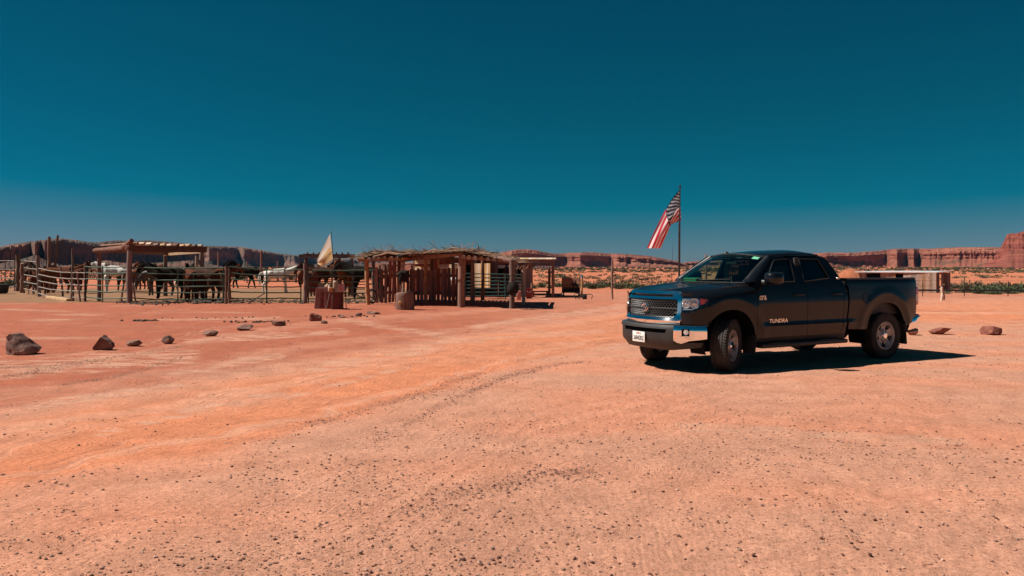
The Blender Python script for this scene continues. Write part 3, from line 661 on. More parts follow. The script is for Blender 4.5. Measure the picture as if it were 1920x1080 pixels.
        for z0, z1 in ((.745,.925),(1.18,1.222)):
            panel('front_corner', [(0,z0),(.185,z0),(.185,z1),(0,z1)], lambda u, z, s=s: (float(np.interp(u, ca, [q[0] for q in CP]))-.012*(z > 1.1), s*(float(np.interp(u, ca, [q[1] for q in CP]))+.002), z), P, T, .04)
        if s == -1: mr.location = (-.34,.07,0)
        # headlamp
        HP = [(.742,.665),(.715,.72),(.675,.775),(.62,.82),(.555,.872),(.49,.912),(.42,.945)]
        al = [0]
        for a, b in zip(HP, HP[1:]): al.append(al[-1]+math.hypot(b[0]-a[0], b[1]-a[1]))
        def hp(u, z, off=0.0):
            x = float(np.interp(u, al, [q[0] for q in HP])); y = float(np.interp(u, al, [q[1] for q in HP]))
            x1 = float(np.interp(u+.02, al, [q[0] for q in HP])); y1 = float(np.interp(u+.02, al, [q[1] for q in HP]))
            x0 = float(np.interp(u-.02, al, [q[0] for q in HP])); y0 = float(np.interp(u-.02, al, [q[1] for q in HP]))
            d = Vector((x1-x0, y1-y0)); d.normalize(); nx, ny = d.y, -d.x
            k = -(z-1.05)*.10
            return (x+nx*(off+k), s*(y+ny*(off+k)), z)
        U = al[-1]
        hl = [(.0,.925),(.0,1.165),(.12,1.185),(U*.62,1.178),(U,1.13),(U*.82,1.035),(U*.6,.965),(.16,.92)]
        H = panel('headlamp', hl, lambda u, z: hp(u, z, -.075), M['plastic'], T, .04)
        mb = panel('', hl, lambda u, z: hp(u, z, .004), None, None, .04, (), None, 35, True); mb.build('lens', M['lens'], H)
        lp = [Vector(hp(u, z, .0)) for u, z in dens(hl, .04)]; lq = [Vector(hp(u, z, -.08)) for u, z in dens(hl, .04)]
        mb = MB(); mb.loft([lp+[lp[0]], lq+[lq[0]]]); mb.build('housing', M['plastic'], H)
        for (u, z, r) in ((.07,1.06,.068),(.20,1.065,.075)):
            mb = MB(); c = Vector(hp(u, z, -.03)); n = (Vector(hp(u, z, .1))-Vector(hp(u, z, 0))).normalized(); q = n.to_track_quat('Z', 'Y').to_matrix()
            pr = [(r*1.05,.02),(r*.9,.0),(r*.62,-.025),(r*.35,-.035),(r*.3,-.01),(r*.22,.012),(.0005,.018)]
            mb.lathe(pr, 14, 'Z'); mb.v = [tuple(q @ Vector(p)+c) for p in mb.v]; mb.build('reflector', M['bulb'], H)
        rowA = [(x, s*(hy_(x)+.002), ztop(x)-.003) for x in (.44,.50,.56,.61)]+[(.672,s*.645,1.238)]
        rowB = [hp(u, 1.176, -.004) for u in (U*.74, U*.55, .22, .11, 0)]; mb = MB(); mb.loft([rowA, rowB]); mb.build('lamp_cap', P, T)
        panel('chrome_insert', [(.02,1.115),(.02,1.14),(.26,1.14),(.26,1.112)], lambda u, z: hp(u, z, -.02), M['bulb'], H, .03)
        panel('chrome_insert', [(.03,.965),(.03,.985),(.17,.985),(.22,1.0),(.24,.995),(.17,.968)], lambda u, z: hp(u, z, -.012), M['bulb'], H, .03)
        panel('blue_reflector', [(.262,1.03),(.262,1.12),(.285,1.12),(.285,1.04)], lambda u, z: hp(u, z, -.012), M['bluelens'], H, .03)
        panel('side_marker', [(.292,1.045),(.292,1.145),(U*.96,1.125),(U*.80,1.06)], lambda u, z: hp(u, z, -.008), M['amber'], H, .03)
        # tail lamp
        mb = MB(); rows = []
        for z in (.925,.95,1.0,1.06,1.12,1.18,1.235,1.26):
            yy = side_y(-4.62, z); e = .0 if .93 < z < 1.25 else .012
            rows.append([(-4.572, s*(side_y(-4.57, z)+.003), z),(-4.652, s*(yy+.006-e), z),(-4.69+e, s*(yy-.03), z),(-4.70+e, s*(yy-.09), z),(-4.675, s*(yy-.16), z)])
        mb.loft(rows)
        for i, f_ in enumerate(mb.f): mb.m[i] = 1 if 2 <= i//4 <= 3 else 0
        mb.build('tail_lamp', [M['red_lens'], M['whitep']], T)
    # bonnet
    def hy(x): return interp(x, ((-.55,.862),(0,.862),(.22,.858),(.4,.824),(.52,.77),(.6,.72),(.68,.66)))
    def hood(x, y):
        ye = hy(x); q = min(1, abs(y)/ye); ze = ztop(x)
        z = ze+.036*(1-q**5)-.012*sst(.55,.62,q)*(1-sst(.66,.75,q))*0+.012*sst(.35,.55,q)*(1-q)*2
        fx = .838-.13*(y/.58)**2; z -= .012*(1-sst(0, .05, fx-x)); return (x, y, z)
    front = [(.834-.13*(y/.58)**2, y) for y in np.linspace(.64, -.64, 17)]
    sideL = [(x, hy(x)-.004) for x in (-.46, -.2, 0, .2, .35, .45, .54, .61)]
    panel('bonnet', sideL+front+[(x, -y) for x, y in sideL[::-1]]+[(-.40,-.5),(-.36,0),(-.40,.5)], hood, P, T, .055, (), (0,0,-.014))
    for s in (-1, 1):
        mb = MB(); q = [hood(x, s*lerp(.46,.60,(.7-x)/1.1)) for x in np.linspace(.68,-.36,14)]
        mb.loft([[(a, b-.03, c+.0005) for a, b, c in q],[(a, b, c+.007) for a, b, c in q],[(a, b+.03, c+.0005) for a, b, c in q]]); mb.build('bonnet_crease', P, T)
        mb = MB(); c = hood(-.16, s*.33); mb.box((c[0], c[1], c[2]+.006), (.05,.02,.012), None, .004); mb.build('washer_nozzle', M['plastic'], T)
    mb = MB(); mb.loft([[(-.36-.10*(y/.85)**2, y, 1.338+.03*(1-(y/.86)**4)) for y in np.linspace(-.85,.85,13)],[(-.30-.16*(y/.8)**2, y*.97, 1.372-.02*abs(y)) for y in np.linspace(-.85,.85,13)]]); mb.build('cowl', M['plastic'], T)
    for y0 in (-.05,-.62):
        mb = MB(); mb.tube([wsp2(y0/.8, .03, .02), wsp2((y0+.62)/.8, .07, .022)], .008, 5); mb.build('wiper', M['plastic'], T)
    # windscreen, roof, cab back
    panel('windscreen', [(-1,.0),(1,.0),(1,1),(-1,1)], lambda a, b: wsp(a, b), M['ws'], T, .12)
    lp = [wsp(a, b) for a, b in dens([(-.99,.005),(.99,.005),(.99,.99),(-.99,.99)], .1)]
    mb = MB(); mb.tube(lp+[lp[0]], .012, 5, False); mb.build('windscreen_seal', M['plastic'], T)
    panel('sticker', [(.70,.86),(.86,.86),(.86,.955),(.70,.955)], lambda a, b: tuple(Vector(wsp(a, b))-Vector((.012,0,.006))), M['sticker'], T, .1)
    panel('frit_band', [(-.98,.86),(.62,.90),(.62,.985),(-.98,.985)], lambda a, b: tuple(Vector(wsp(a, b))-Vector((.010,0,.005))), M['void'], T, .1, )
    def roof(a, b):                          # a across, b from windscreen to rear edge
        x = lerp(-.955-.135*a*a, -2.36+.05*a*a, b); ye = lerp(.66,.742,sst(0,.25,b)); ye = lerp(ye,.72,sst(.8,1,b))
        zc = 1.853+.07*math.sin(min(1, b*1.25)*math.pi/2)-.035*sst(.72,1.0,b); ze = lerp(1.792,1.812,sst(0,.3,b)); ze = lerp(ze,1.80,sst(.85,1,b))
        return (x, a*ye, ze+(zc-ze)*(1-abs(a)**3.2))
    panel('roof', [(-1,0),(1,0),(1,1),(-1,1)], roof, P, T, .07)
    for s in (-1, 1):
        mb = MB(); q = [Vector(roof(s*.86, b)) for b in np.linspace(.08,.95,10)]; mb.tube([p+Vector((0,0,.003)) for p in q], .006, 5, False); mb.build('roof_drip_channel', M['plastic'], T)
    mb = MB(); c = roof(-.42, .02); mb.lathe([(.0005,.03),(.025,.027),(.045,.012),(.05,-.01)], 10, 'Z', (c[0]-.09, c[1], c[2]+.012)); mb.build('roof_marker', M['plastic'], T)
    rowb = [[(-2.36+.05*a*a, a*.72, 1.80+(1.888-1.80)*(1-abs(a)**3.2)) for a in np.linspace(-1,1,15)],[(-2.43+.02*a*a, a*.77, 1.72) for a in np.linspace(-1,1,15)],[(-2.60, a*.90, 1.38) for a in np.linspace(-1,1,15)],[(-2.66, a*.93, .6) for a in np.linspace(-1,1,15)]]
    mb = MB(); mb.loft(rowb); mb.build('cab_back', P, T)
    panel('rear_window', [(-.62,1.44),(.62,1.44),(.56,1.74),(-.56,1.74)], lambda y, z: (-2.60+(z-1.38)*.485-.012, y, z), M['privacy'], T, .1)
    # load bed
    mb = MB(); mb.box((-3.66,0,.80),(1.94,1.66,.05)); mb.box((-2.72,0,1.08),(.05,1.80,.58)); mb.box((-3.66,.86,1.08),(1.94,.05,.60)); mb.box((-3.66,-.86,1.08),(1.94,.05,.60)); mb.build('load_bed', M['dust_plastic'], T, 0)
    panel('tailgate', [(-.885,.72),(.885,.72),(.885,1.40),(-.885,1.40)], lambda y, z: (-4.655-.02*math.sin((z-.72)/.68*3.14), y, z), P, T, .1, (), (.05,0,0))
    mb = MB(); mb.box((-4.70,0,1.24),(.03,.26,.07),None,.01); mb.build('tailgate_handle', M['plastic'], T)
    # rear bumper
    BP = [(-4.40,.965),(-4.56,.975),(-4.72,.955),(-4.80,.89),(-4.835,.78),(-4.85,.5),(-4.855,0)]
    full = [(x, y) for x, y in BP]+[(x, -y) for x, y in BP[-2::-1]]
    mb = MB(); mb.loft([[(x+{.47:.10,.50:.055,.61:.02,.72:0,.745:.04}[z], y*{.47:.95,.50:.97,.61:.99,.72:1,.745:.975}[z], z+(.0 if x < -4.7 else (-.02 if z < .5 else -.10*(x+4.7)/.3*.6))) for x, y in full] for z in (.47,.50,.61,.72,.745)]); RB = mb.build('rear_bumper', M['chrome'], T)
    mb = MB(); mb.tube([(x+.06, y*.965, .462) for x, y in full], .022, 6); mb.build('bumper_valance', M['plastic'], RB)
    mb = MB(); mb.loft([[(x+.02, y*.985, .752) for x, y in full],[(x+.16, y*.90, .758) for x, y in full]]); mb.build('step_pad', M['plastic'], RB)
    # front fascia
    def front_x(y, z): return float(np.interp(z, (.70,.735,.79,.835,.86,1.10,1.125,1.16,1.22,1.245), (.925,.932,.955,.925,.912,.900,.896,.880,.853,.835)))-.13*(y/.58)**2
    ff = lambda y, z: (front_x(y, z), y, z)
    hole = [(-.535,.838),(.535,.838),(.598,.895),(.605,1.095),(.585,1.122),(-.585,1.122),(-.605,1.095),(-.598,.895)]
    slot = [(-.52,1.158),(.52,1.158),(.50,1.200),(-.50,1.200)]
    outer = [(-.655,.738),(.655,.738),(.675,.80),(.672,.93),(.672,1.15),(.65,1.19),(.615,1.238),(.55,1.252),(-.55,1.252),(-.615,1.238),(-.65,1.19),(-.672,1.15),(-.672,.93),(-.675,.80)]
    G = panel('grille_surround', outer, ff, M['chrome'], T, .04, (hole, slot), (-.04,0,0))
    panel('slot_panel', [(-.53,1.15),(.53,1.15),(.51,1.21),(-.51,1.21)], lambda y, z: (front_x(y, z)-.03, y, z), M['paint'], G, .1)
    panel('grille_backing', [(-.61,.83),(.61,.83),(.61,1.13),(-.61,1.13)], lambda y, z: (.90-.13*(y/.58)**2-.075, y, z), M['void'], G, .1)
    gx = lambda y, z: front_x(y, z)-.015
    mb = MB(); hw, hh = .0265, .0265
    for half in ((.848,.962),(.990,1.115)):
        nr = 4; dz = (half[1]-half[0])/nr
        for r in range(nr+1):
            z = half[0]+dz*r; c = 0; y = -.60+(0 if r % 2 else .0)
            pts = []
            while y <= .60:
                pts.append((y, z+(dz*.30 if (c+r) % 2 else -dz*.30))); y += hw; c += 1
            pts = [p for p in pts if in_poly(p, hole) or abs(p[1]-.98) < .14]
            q = [Vector((gx(*p)-.008, p[0], p[1])) for p in pts if abs(p[0]) < (.60 if p[1] > .9 else .55)]
            mb.tube(q, .0058, 4, False, None)
            if r < nr:
                for i, p in enumerate(pts):
                    if (i+r) % 2 and abs(p[0]) < (.60 if p[1] > .9 else .545): mb.beam((gx(*p)-.008, p[0], p[1]), (gx(p[0], p[1])-.008, p[0], p[1]+dz*.42), .014, .011)
    mb.build('grille_mesh', M['grillebar'], G)
    mb = MB(); mb.tube([(gx(y, .976)-.004, y, .976) for y in np.linspace(-.60,.60,17)], .014, 6, False, None, .7); mb.build('grille_bar', M['plastic'], G)
    # emblem: three interlaced ovals
    mb = MB()
    def oval(cy, cz, a, b, r, tilt=.02):
        q = [(gx(cy+a*math.cos(t), .98)+.026-(b*math.sin(t))*.1, cy+a*math.cos(t), cz+b*math.sin(t)) for t in np.linspace(0, 2*math.pi, 25)]; mb.tube(q, r, 6, False)
    oval(0,.985,.078,.058,.009); oval(0,1.007,.05,.022,.007); oval(0,.985,.022,.05,.007); mb.build('emblem', M['chrome'], G)
    mb = MB(); mb.lathe([(.0005,.0),(.05,0),(.055,-.02)], 20, 'X', (gx(0,.98)+.006,0,.985)); mb.build('emblem_backing', M['plastic'], G)
    # front bumper
    BF = [(.985,0),(.975,.2),(.95,.40),(.905,.58),(.86,.68),(.79,.79),(.70,.88),(.60,.945),(.50,.985)]
    bl = [0]
    for a, b in zip(BF, BF[1:]): bl.append(bl[-1]+math.hypot(b[0]-a[0], b[1]-a[1]))
    def bf(u, z, off=0):
        s = 1 if u >= 0 else -1; q = abs(u); x = float(np.interp(q, bl, [p[0] for p in BF])); y = float(np.interp(q, bl, [p[1] for p in BF]))
        k = -.03*max(0, (z-.66)/.07)**2-.05*max(0, (.50-z)/.1)**1.5+off
        f_ = q/bl[-1]; nx, ny = (1-f_**2*.8), f_**2*.8; return (x+nx*k, s*(y+ny*k), z)
    U0 = bl[3]+.06; U1 = bl[-1]-.01
    BM = panel('front_bumper', [(-U0,.45),(-.45,.41),(.45,.41),(U0,.45),(U0,.725),(-U0,.725)], bf, M['dust_plastic'], T, .05, ([(-.50,.60),(.50,.60),(.53,.665),(-.53,.665)],), (-.08,0,0))
    panel('air_intake', [(-.54,.59),(.54,.59),(.56,.675),(-.56,.675)], lambda u, z: bf(u, z, -.05), M['void'], BM, .1)
    panel('lower_valance', [(-U1*.97,.40),(-.5,.33),(.5,.33),(U1*.97,.40),(U1*.97,.47),(-U1*.97,.47)], lambda u, z: bf(u, z, -.045), M['plastic'], BM, .06)
    panel('bumper_shelf', [(-U1,0),(U1,0),(U1,1),(-U1,1)], lambda u, t: (bf(u, .71)[0]-.10*t-.02, bf(u, .71)[1]*(1-.08*t), .722+.012*t), M['plastic'], BM, .1)
    for s in (1, -1):
        cp = [(U0+.004,.50),(U0+.06,.468),(U0+.13,.455),(U0+.25,.50),(U1,.53),(U1,.725),(U0+.004,.725)]
        fog = [(U0+.135,.575),(U0+.255,.575),(U0+.255,.68),(U0+.135,.68)]
        C = panel('bumper_corner', cp, lambda u, z, s=s: bf(s*u, z), M['chrome'], BM, .035, (fog,), (-.03, -s*.03, 0))
        panel('fog_recess', [(U0+.125,.565),(U0+.265,.565),(U0+.265,.69),(U0+.125,.69)], lambda u, z, s=s: bf(s*u, z, -.035), M['void'], C, .05)
        c = Vector(bf(s*(U0+.20),.63,-.03)); n = (Vector(bf(s*(U0+.20),.63,.1))-Vector(bf(s*(U0+.20),.63,0))).normalized(); R = n.to_track_quat('Z','Y').to_matrix()
        mb = MB(); mb.lathe([(.042,.012),(.04,.02),(.03,.016),(.012,.022),(.0005,.03)], 14, 'Z'); mb.v = [tuple(R @ Vector(p)+c) for p in mb.v]; mb.build('fog_lamp', M['bulb'], C)
        mb = MB(); q = [Vector(bf(s*u, .568, .004)) for u in (U0+.12, U0+.19, U0+.262)]; mb.tube(q, .007, 5); mb.build('fog_trim', M['chrome'], C)
    # number plate
    pc = Vector(bf(-.05, .515, .02)); mb = MB(); mb.box((0,0,0),(.008,.315,.165),None,.003); PL = mb.build('number_plate', M['whitep'], BM, 40, pc)
    PL.rotation_euler = (0, 0, -.02)
    for body, sz, zz, mm, sx in (('26842R2',.098,-.02,M['ink'],.74),('California',.036,.058,M['redink'],.9)):
        t = text_mesh(body, sz, mm, .0015, sx); o = link('lettering', t, PL, (.0062,0,zz)); o.rotation_euler = (math.pi/2,0,math.pi/2)
    # badges
    D1 = [c for c in kids(T) if c.name.startswith('door')][0]
    def badge(body, x, z, size, sx, par, yoff=.004, sh=0):
        t = text_mesh(body, size, M['chrome'], .004, sx, sh); y = side_y(x, z)+yoff; o = link('badge', t, par, (x, y, z)); sl_ = math.atan2(side_y(x, z+.05)-side_y(x, z-.05), .1); o.rotation_euler = (math.pi/2-sl_*-1*-1, 0, math.pi); return o
    badge('TUNDRA', -1.02, .757, .088, 1.15, D1)
    badge('5.7L V8', -.655, 1.118, .052, .95, D1); badge('i-FORCE', -.655, 1.155, .038, 1.0, D1)
    badge('SR5', -2.50, 1.425, .055, 1.0, [c for c in kids(T) if c.name.startswith('cab_corner')][0])
    # antenna on the passenger fender
    mb = MB(); mb.tube([(-.36,-.855,1.30),(-.365,-.86,1.40),(-.43,-.90,2.04)], [.008,.004,.0025], 5); mb.build('antenna', M['plastic'], T)
    # cabin interior
    mb = MB(); mb.box((-1.55,0,.55),(2.1,1.75,.10)); mb.box((-.52,0,.85),(.08,1.7,.70)); mb.build('cab_floor', M['void'], T, 0)
    mb = MB(); mb.loft([[(x, y, z) for y in np.linspace(-.84,.84,5)] for x, z in ((-.44,1.335),(-.60,1.345),(-.78,1.33),(-.86,1.26),(-.84,1.0))]); mb.build('dashboard', M['seat'], T)
    for s in (1, -1):
        mb = MB(); mb.box((-1.32, s*.42,.86),(.55,.55,.20),None,.06); mb.box((-1.62, s*.42,1.16),(.18,.54,.66),Matrix.Rotation(-.2,3,'Y'),.07); mb.box((-1.70, s*.42,1.56),(.11,.28,.20),Matrix.Rotation(-.15,3,'Y'),.045); mb.tube([(-1.68,s*.36,1.4),(-1.69,s*.36,1.52)],.008,5); mb.tube([(-1.68,s*.48,1.4),(-1.69,s*.48,1.52)],.008,5); mb.build('seat', M['seat'], T)
        mb = MB(); mb.box((-1.58, s*.885,.95),(1.95,.03,.70)); mb.build('door_lining', M['seat'], T, 0)
    mb = MB(); mb.box((-2.36,0,1.05),(.2,1.5,.75),Matrix.Rotation(-.12,3,'Y'),.06); mb.build('rear_seat', M['seat'], T)
    mb = MB(); q = [(-.95+.12*.45*math.sin(a)*-1, .42+.19*math.cos(a), 1.24+.19*math.sin(a)*.9) for a in np.linspace(0,2*math.pi,25)]; mb.tube(q, .017, 6, False); mb.box((-.93,.42,1.23),(.05,.14,.10),None,.02); mb.tube([(-.86,.42,1.2),(-.7,.42,1.15)],.03,6); mb.build('steering_wheel', M['seat'], T)
    mb = MB(); mb.box((-.96,0,1.70),(.03,.24,.065),None,.015); mb.tube([(-.945,0,1.72),(-.90,0,1.77)],.01,5); mb.build('rear_view_mirror', M['plastic'], T)
    for s in (1,-1):
        mb = MB(); mb.box((-1.13, s*.36,1.785),(.19,.42,.02),Matrix.Rotation(.10,3,'Y'),.008); mb.build('sun_visor', M['trim'], T)
    mb = MB(); mb.box((-1.62,-.81,1.55),(.09,.05,.46),Matrix.Rotation(.05,3,'Y'),.01); mb.build('centre_pillar_trim', M['trim'], T)
    mb = MB(); mb.box((-1.62,.80,1.55),(.09,.04,.46),Matrix.Rotation(.05,3,'Y'),.01); mb.build('centre_pillar_trim', M['seat'], T)  # darker than the passenger side, whose pale colour carries the sunlight
    mb = MB(); mb.box((-.64,-.62,1.385),(.20,.26,.10),Matrix.Rotation(.3,3,'Z'),.02); mb.build('green_lit_block', M['greenbox'], T)  # block coloured green for the door panel lit through the tinted windscreen
    # underbody
    mb = MB(); mb.box((.38,0,.50),(.85,1.15,.30),None,.05); mb.box((-1.7,.0,.47),(2.5,.9,.20)); mb.box((-4.0,0,.60),(1.1,1.0,.25)); mb.box((-1.2,.62,.44),(1.4,.3,.14)); mb.box((-2.2,0,.52),(3.4,.9,.1))
    for s in (1,-1): mb.box((-1.9, s*.48,.50),(5.2,.09,.15))
    mb.tube([(-3.70,-.75,.41),(-3.70,.75,.41)],.05,8); mb.tube([(0,-.75,.41),(0,.75,.41)],.05,8); mb.lathe([(.0005,-.14),(.12,-.10),(.15,0),(.12,.10),(.0005,.14)],10,'Y',(-3.70,0,.41)); mb.build('underbody', M['void'], T)
    mb = MB(); mb.tube([(-4.5,.55,.42),(-3.2,.60,.44)],.035,8); mb.build('exhaust_pipe', M['alloy'], T)
    # wheels
    for (ax, s, steer) in ((0,1,27),(0,-1,25),(-3.70,1,0),(-3.70,-1,0)):
        W = make_wheel(s); W.parent = T; W.location = (ax, s*.86, .405); W.rotation_euler = (0, 0, math.radians(steer))
    return T
def hy_(x): return interp(x, ((-.55,.862),(0,.862),(.22,.858),(.4,.824),(.52,.77),(.6,.72),(.68,.66)))
def wsp(a, b):
    return (lerp(-.27,-.955,b)-.14*a*a, a*lerp(.80,.645,b), lerp(1.368,1.853,b)-lerp(.0,.06,b)*a*a+.02*math.sin(b*math.pi))
def wsp2(a, b, up): p = Vector(wsp(a, b)); return p+Vector((.02,0,up))
WH = {}
def make_wheel(s):
    """built round its own axle; s = side the face looks to"""
    if s in WH:
        return copy_wheel(WH[s])
    W = None
    R = .405; RR = .240
    prof = [(RR,.085),(RR+.012,.112),(RR+.05,.128),(R-.075,.134),(R-.035,.126),(R-.012,.112)]
    tread = []
    for y0, y1 in ((.112,.072),(.060,.030),(.020,-.020),(-.030,-.060),(-.072,-.112)):
        tread += [(R-.003 if abs(y0) < .1 else R-.012, y0),(R,(y0+y1)/2) ,(R-.003 if abs(y1) < .1 else R-.012, y1),(R-.011, y1-.002 if y1 > -.1 else y1)]
        if y1 > -.1: tread += [(R-.011, y1-.010)]
    prof2 = [(r, -y) for r, y in prof[::-1]]
    mb = MB(); mb.lathe(prof[:-1]+tread[:-1]+prof2[1:], 56, 'Y')
    W = mb.build('wheel', M['tyre'], None, 50)
    mb = MB(); n = 56
    for k in range(n):                       # shoulder blocks
        a = 2*math.pi*k/n
        for y in (.098,-.098):
            c = (R*math.cos(a)*.985, y, R*math.sin(a)*.985); mb.box(c, (.028,.05,.018), Matrix.Rotation(-a+math.pi/2, 3, 'Y'))
    tag(mb.build('tread_blocks', M['tyre'], W, 0), kind='stuff')
    mb = MB(); mb.lathe([(RR+.004,-.09),(RR-.004,-.10),(RR-.02,-.09),(RR-.03,0),(RR-.025,.09),(RR-.006,.108),(RR+.006,.108),(RR+.008,.095)], 40, 'Y'); mb.build('rim', M['alloy'], W)
    # spoke disc with five openings
    def disc(x, z):
        r = math.hypot(x, z); a = math.atan2(z, x)
        y = .085-.030*sst(.06,.12,r)+.034*sst(.14,.225,r)-.010*(1-sst(.0,.10,abs(((a/(2*math.pi/5)+.5) % 1)-.5)*2))*sst(.09,.13,r)
        return (x, s*y, z)
    out = [((RR-.008)*math.cos(t), (RR-.008)*math.sin(t)) for t in np.linspace(0, 2*math.pi, 49)[:-1]]; holes = []
    for k in range(5):
        c = 2*math.pi*(k+.25)/5+math.pi/5; h = []
        for r, d in ((.115,-.10),(.16,-.26),(.198,-.29),(.208,-.15),(.211,0),(.208,.15),(.198,.29),(.16,.26),(.115,.10)): h.append((r*math.cos(c+d), r*math.sin(c+d)))
        holes.append(h)
    panel('spoke_disc', out, disc, M['alloy'], W, .022, holes, (0,-s*.035,0), 30)
    mb = MB(); mb.lathe([(.062,s*.075),(.060,s*.092),(.05,s*.104),(.02,s*.107),(.0005,s*.107)], 20, 'Y'); mb.build('hub_cap', M['chrome'], W)
    mb = MB()
    for k in range(5):
        a = 2*math.pi*(k+.1)/5; mb.lathe([(.012,s*.055),(.012,s*.085),(.006,s*.09),(.0005,s*.09)], 6, 'Y', (.085*math.cos(a),0,.085*math.sin(a)))
    tag(mb.build('wheel_nuts', M['chrome'], W), kind='stuff')
    mb = MB(); mb.lathe([(.0005,-s*.0),(RR-.03,-s*.0),(RR-.028,-s*.05)], 24, 'Y'); mb.lathe([(.19,s*.02),(.08,s*.03),(.0005,s*.03)], 24, 'Y'); mb.build('brake_disc', M['void'], W)
    WH[s] = W; return W
def copy_wheel(W): return copy_tree(W)
TRUCK = make_truck(); TRUCK.location = (2.925, 13.17, -.006); TRUCK.rotation_euler = (0, 0, math.radians(209.1))
# ------------------------------------------------------------------ rocks
M['rock'] = mat('red_brown_rock', (.12,.055,.042), .9, 0, (.24,.12,.088), 3.5, 9, None, 1, 12, c3=(.33,.19,.14))
M['rock_red'] = mat('red_sandstone_rock', (.17,.05,.032), .9, 0, (.28,.095,.06), 3.5, 9, None, 1, 12)
def rock(px, py, wd, ht, dep, seed, label, m='rock', flat=0, rz=0, lean=0, cuts=9, boxy=1):
    R = random.Random(seed); bm = bmesh.new(); bmesh.ops.create_icosphere(bm, subdivisions=4, radius=1)
    pl = []
    for i in range(cuts):
        n = Vector((R.uniform(-1,1), R.uniform(-1,1), R.uniform(-.7,1))).normalized(); pl.append((n, R.uniform(.45, .8)))
    if flat: pl.append((Vector((R.uniform(-.3,.3), R.uniform(-.3,.3), 1)).normalized(), flat))
    for v in bm.verts:
        p = Vector([math.copysign(abs(c)**boxy, c) for c in v.co])
        for n, d in pl:
            q = p.dot(n)-d
            if q > 0: p -= n*q*.94
        p *= 1+.12*noise.noise(p*2.2+Vector((seed,0,0)))+.06*noise.noise(p*6+Vector((0,seed,0)))
        v.co = Vector((p.x+lean*p.z, p.y, p.z))
    lo = min(v.co.z for v in bm.verts); hi = max(v.co.z for v in bm.verts); wx = max(abs(v.co.x) for v in bm.verts)
    for v in bm.verts: v.co = Vector((v.co.x*wd/2/wx, v.co.y*dep/2/wx, (v.co.z-lo)/(hi-lo)*ht*1.12-ht*.12))
    me = bpy.data.meshes.new('rock'); bm.to_mesh(me); bm.free(); me.materials.append(M[m])
    me.polygons.foreach_set('use_smooth', [True]*len(me.polygons)); me.set_sharp_from_angle(angle=math.radians(28))
    x, y = gp(px, py); o = link('rock', me, None, (x, y+dep*.35, 0), rz)
    return tag(o, label, 'rock', 'boulders edging the parking area')
rock(33,666,.64,.40,.5,5,'large pointed brown boulder nearest the left edge','rock',0,.3,.12,6,.6)
rock(187,657,.40,.28,.36,9,'blocky brown boulder with cracked flat top','rock',.8,.3,0,8,.5)
rock(246,649,.40,.13,.25,12,'low flat grey-brown slab right of the blocky boulder','rock')
rock(314,645,.32,.18,.26,15,'pale tan boulder right of the low slab','rock')
rock(390,631,.38,.14,.3,18,'low brown rock with rounded top between tan boulder and wide rock','rock')
rock(457,620,.42,.16,.3,21,'wide brown rock split in two lumps','rock')
rock(521,612,.38,.15,.26,24,'wedge shaped pink rock left of the red block','rock',0,0,-.3)
rock(590,602,.37,.24,.3,27,'squared red boulder in front of the table','rock_red',.8,.2,0,7,.5)
rock(607,608,.21,.11,.16,30,'small dark rock touching the squared red boulder','rock')
rock(700,589,.50,.10,.25,33,'long dark flat stone in front of the picket wall','rock')
rock(672,593,.24,.12,.2,36,'small lumpy rock among dirt clods left of the flat stone','rock')
rock(641,596,.22,.09,.18,37,'little brown rock beside scattered clods near the table','rock')
rock(1712,629,.32,.22,.28,39,'red boulder half hidden behind the rear bumper','rock_red',0,.3)
rock(1771,628,.58,.17,.42,42,'flat topped red boulder, middle one right of the truck','rock_red',.5)
rock(1866,629,.50,.22,.4,47,'peaked red boulder near the right edge','rock_red')
def clods(px, py, spread, n, seed, label, smax=.06):
    R = random.Random(seed); mb = MB(); x0, y0 = gp(px, py)
    for i in range(n):
        x = x0+R.gauss(0, spread); y = y0+R.gauss(0, spread*.35); s = R.uniform(.2, 1)*smax
        mb.add([(x+p[0]*s*R.uniform(.7,1.3), y+p[1]*s*R.uniform(.7,1.3), p[2]*s*R.uniform(.5,.9)+s*.35) for p in ICO], ICF)
    tag(mb.build('dirt_clods', M['manure'], None, 0), label, 'dirt', None, 'stuff')
clods(268,602,.22,42,1,'heap of dark dirt clods behind the boulders')
clods(408,597,.6,16,2,'few dark clods scattered left of the wide rock',.04)
clods(484,604,.5,40,3,'line of dark clods behind the wide rock',.05)
clods(655,594,.6,34,4,'line of dark clods left of the flat stone',.05)
clods(452,596,.12,8,6,'tiny dark clods by the corral gate',.05)
def manure_line():
    R = random.Random(8); mb = MB()
    for i in range(1500):
        px = R.uniform(218, 700); py = 566+R.gauss(0, 1.6)+3*nz(px*.02, 4)+(2 if px < 330 else 0); x, y = gp(px, py); s = R.uniform(.015, .075)*(.5+abs(nz(px*.05, 1))*2)
        mb.add([(x+p[0]*s*R.uniform(.7,1.5), y+p[1]*s, p[2]*s*.7+s*.3) for p in ICO], ICF)
    tag(mb.build('manure_ridge', M['manure'], None, 0), 'dark ridge of dung and dirt along the foot of the corral fence', 'dirt', None, 'stuff')
manure_line()

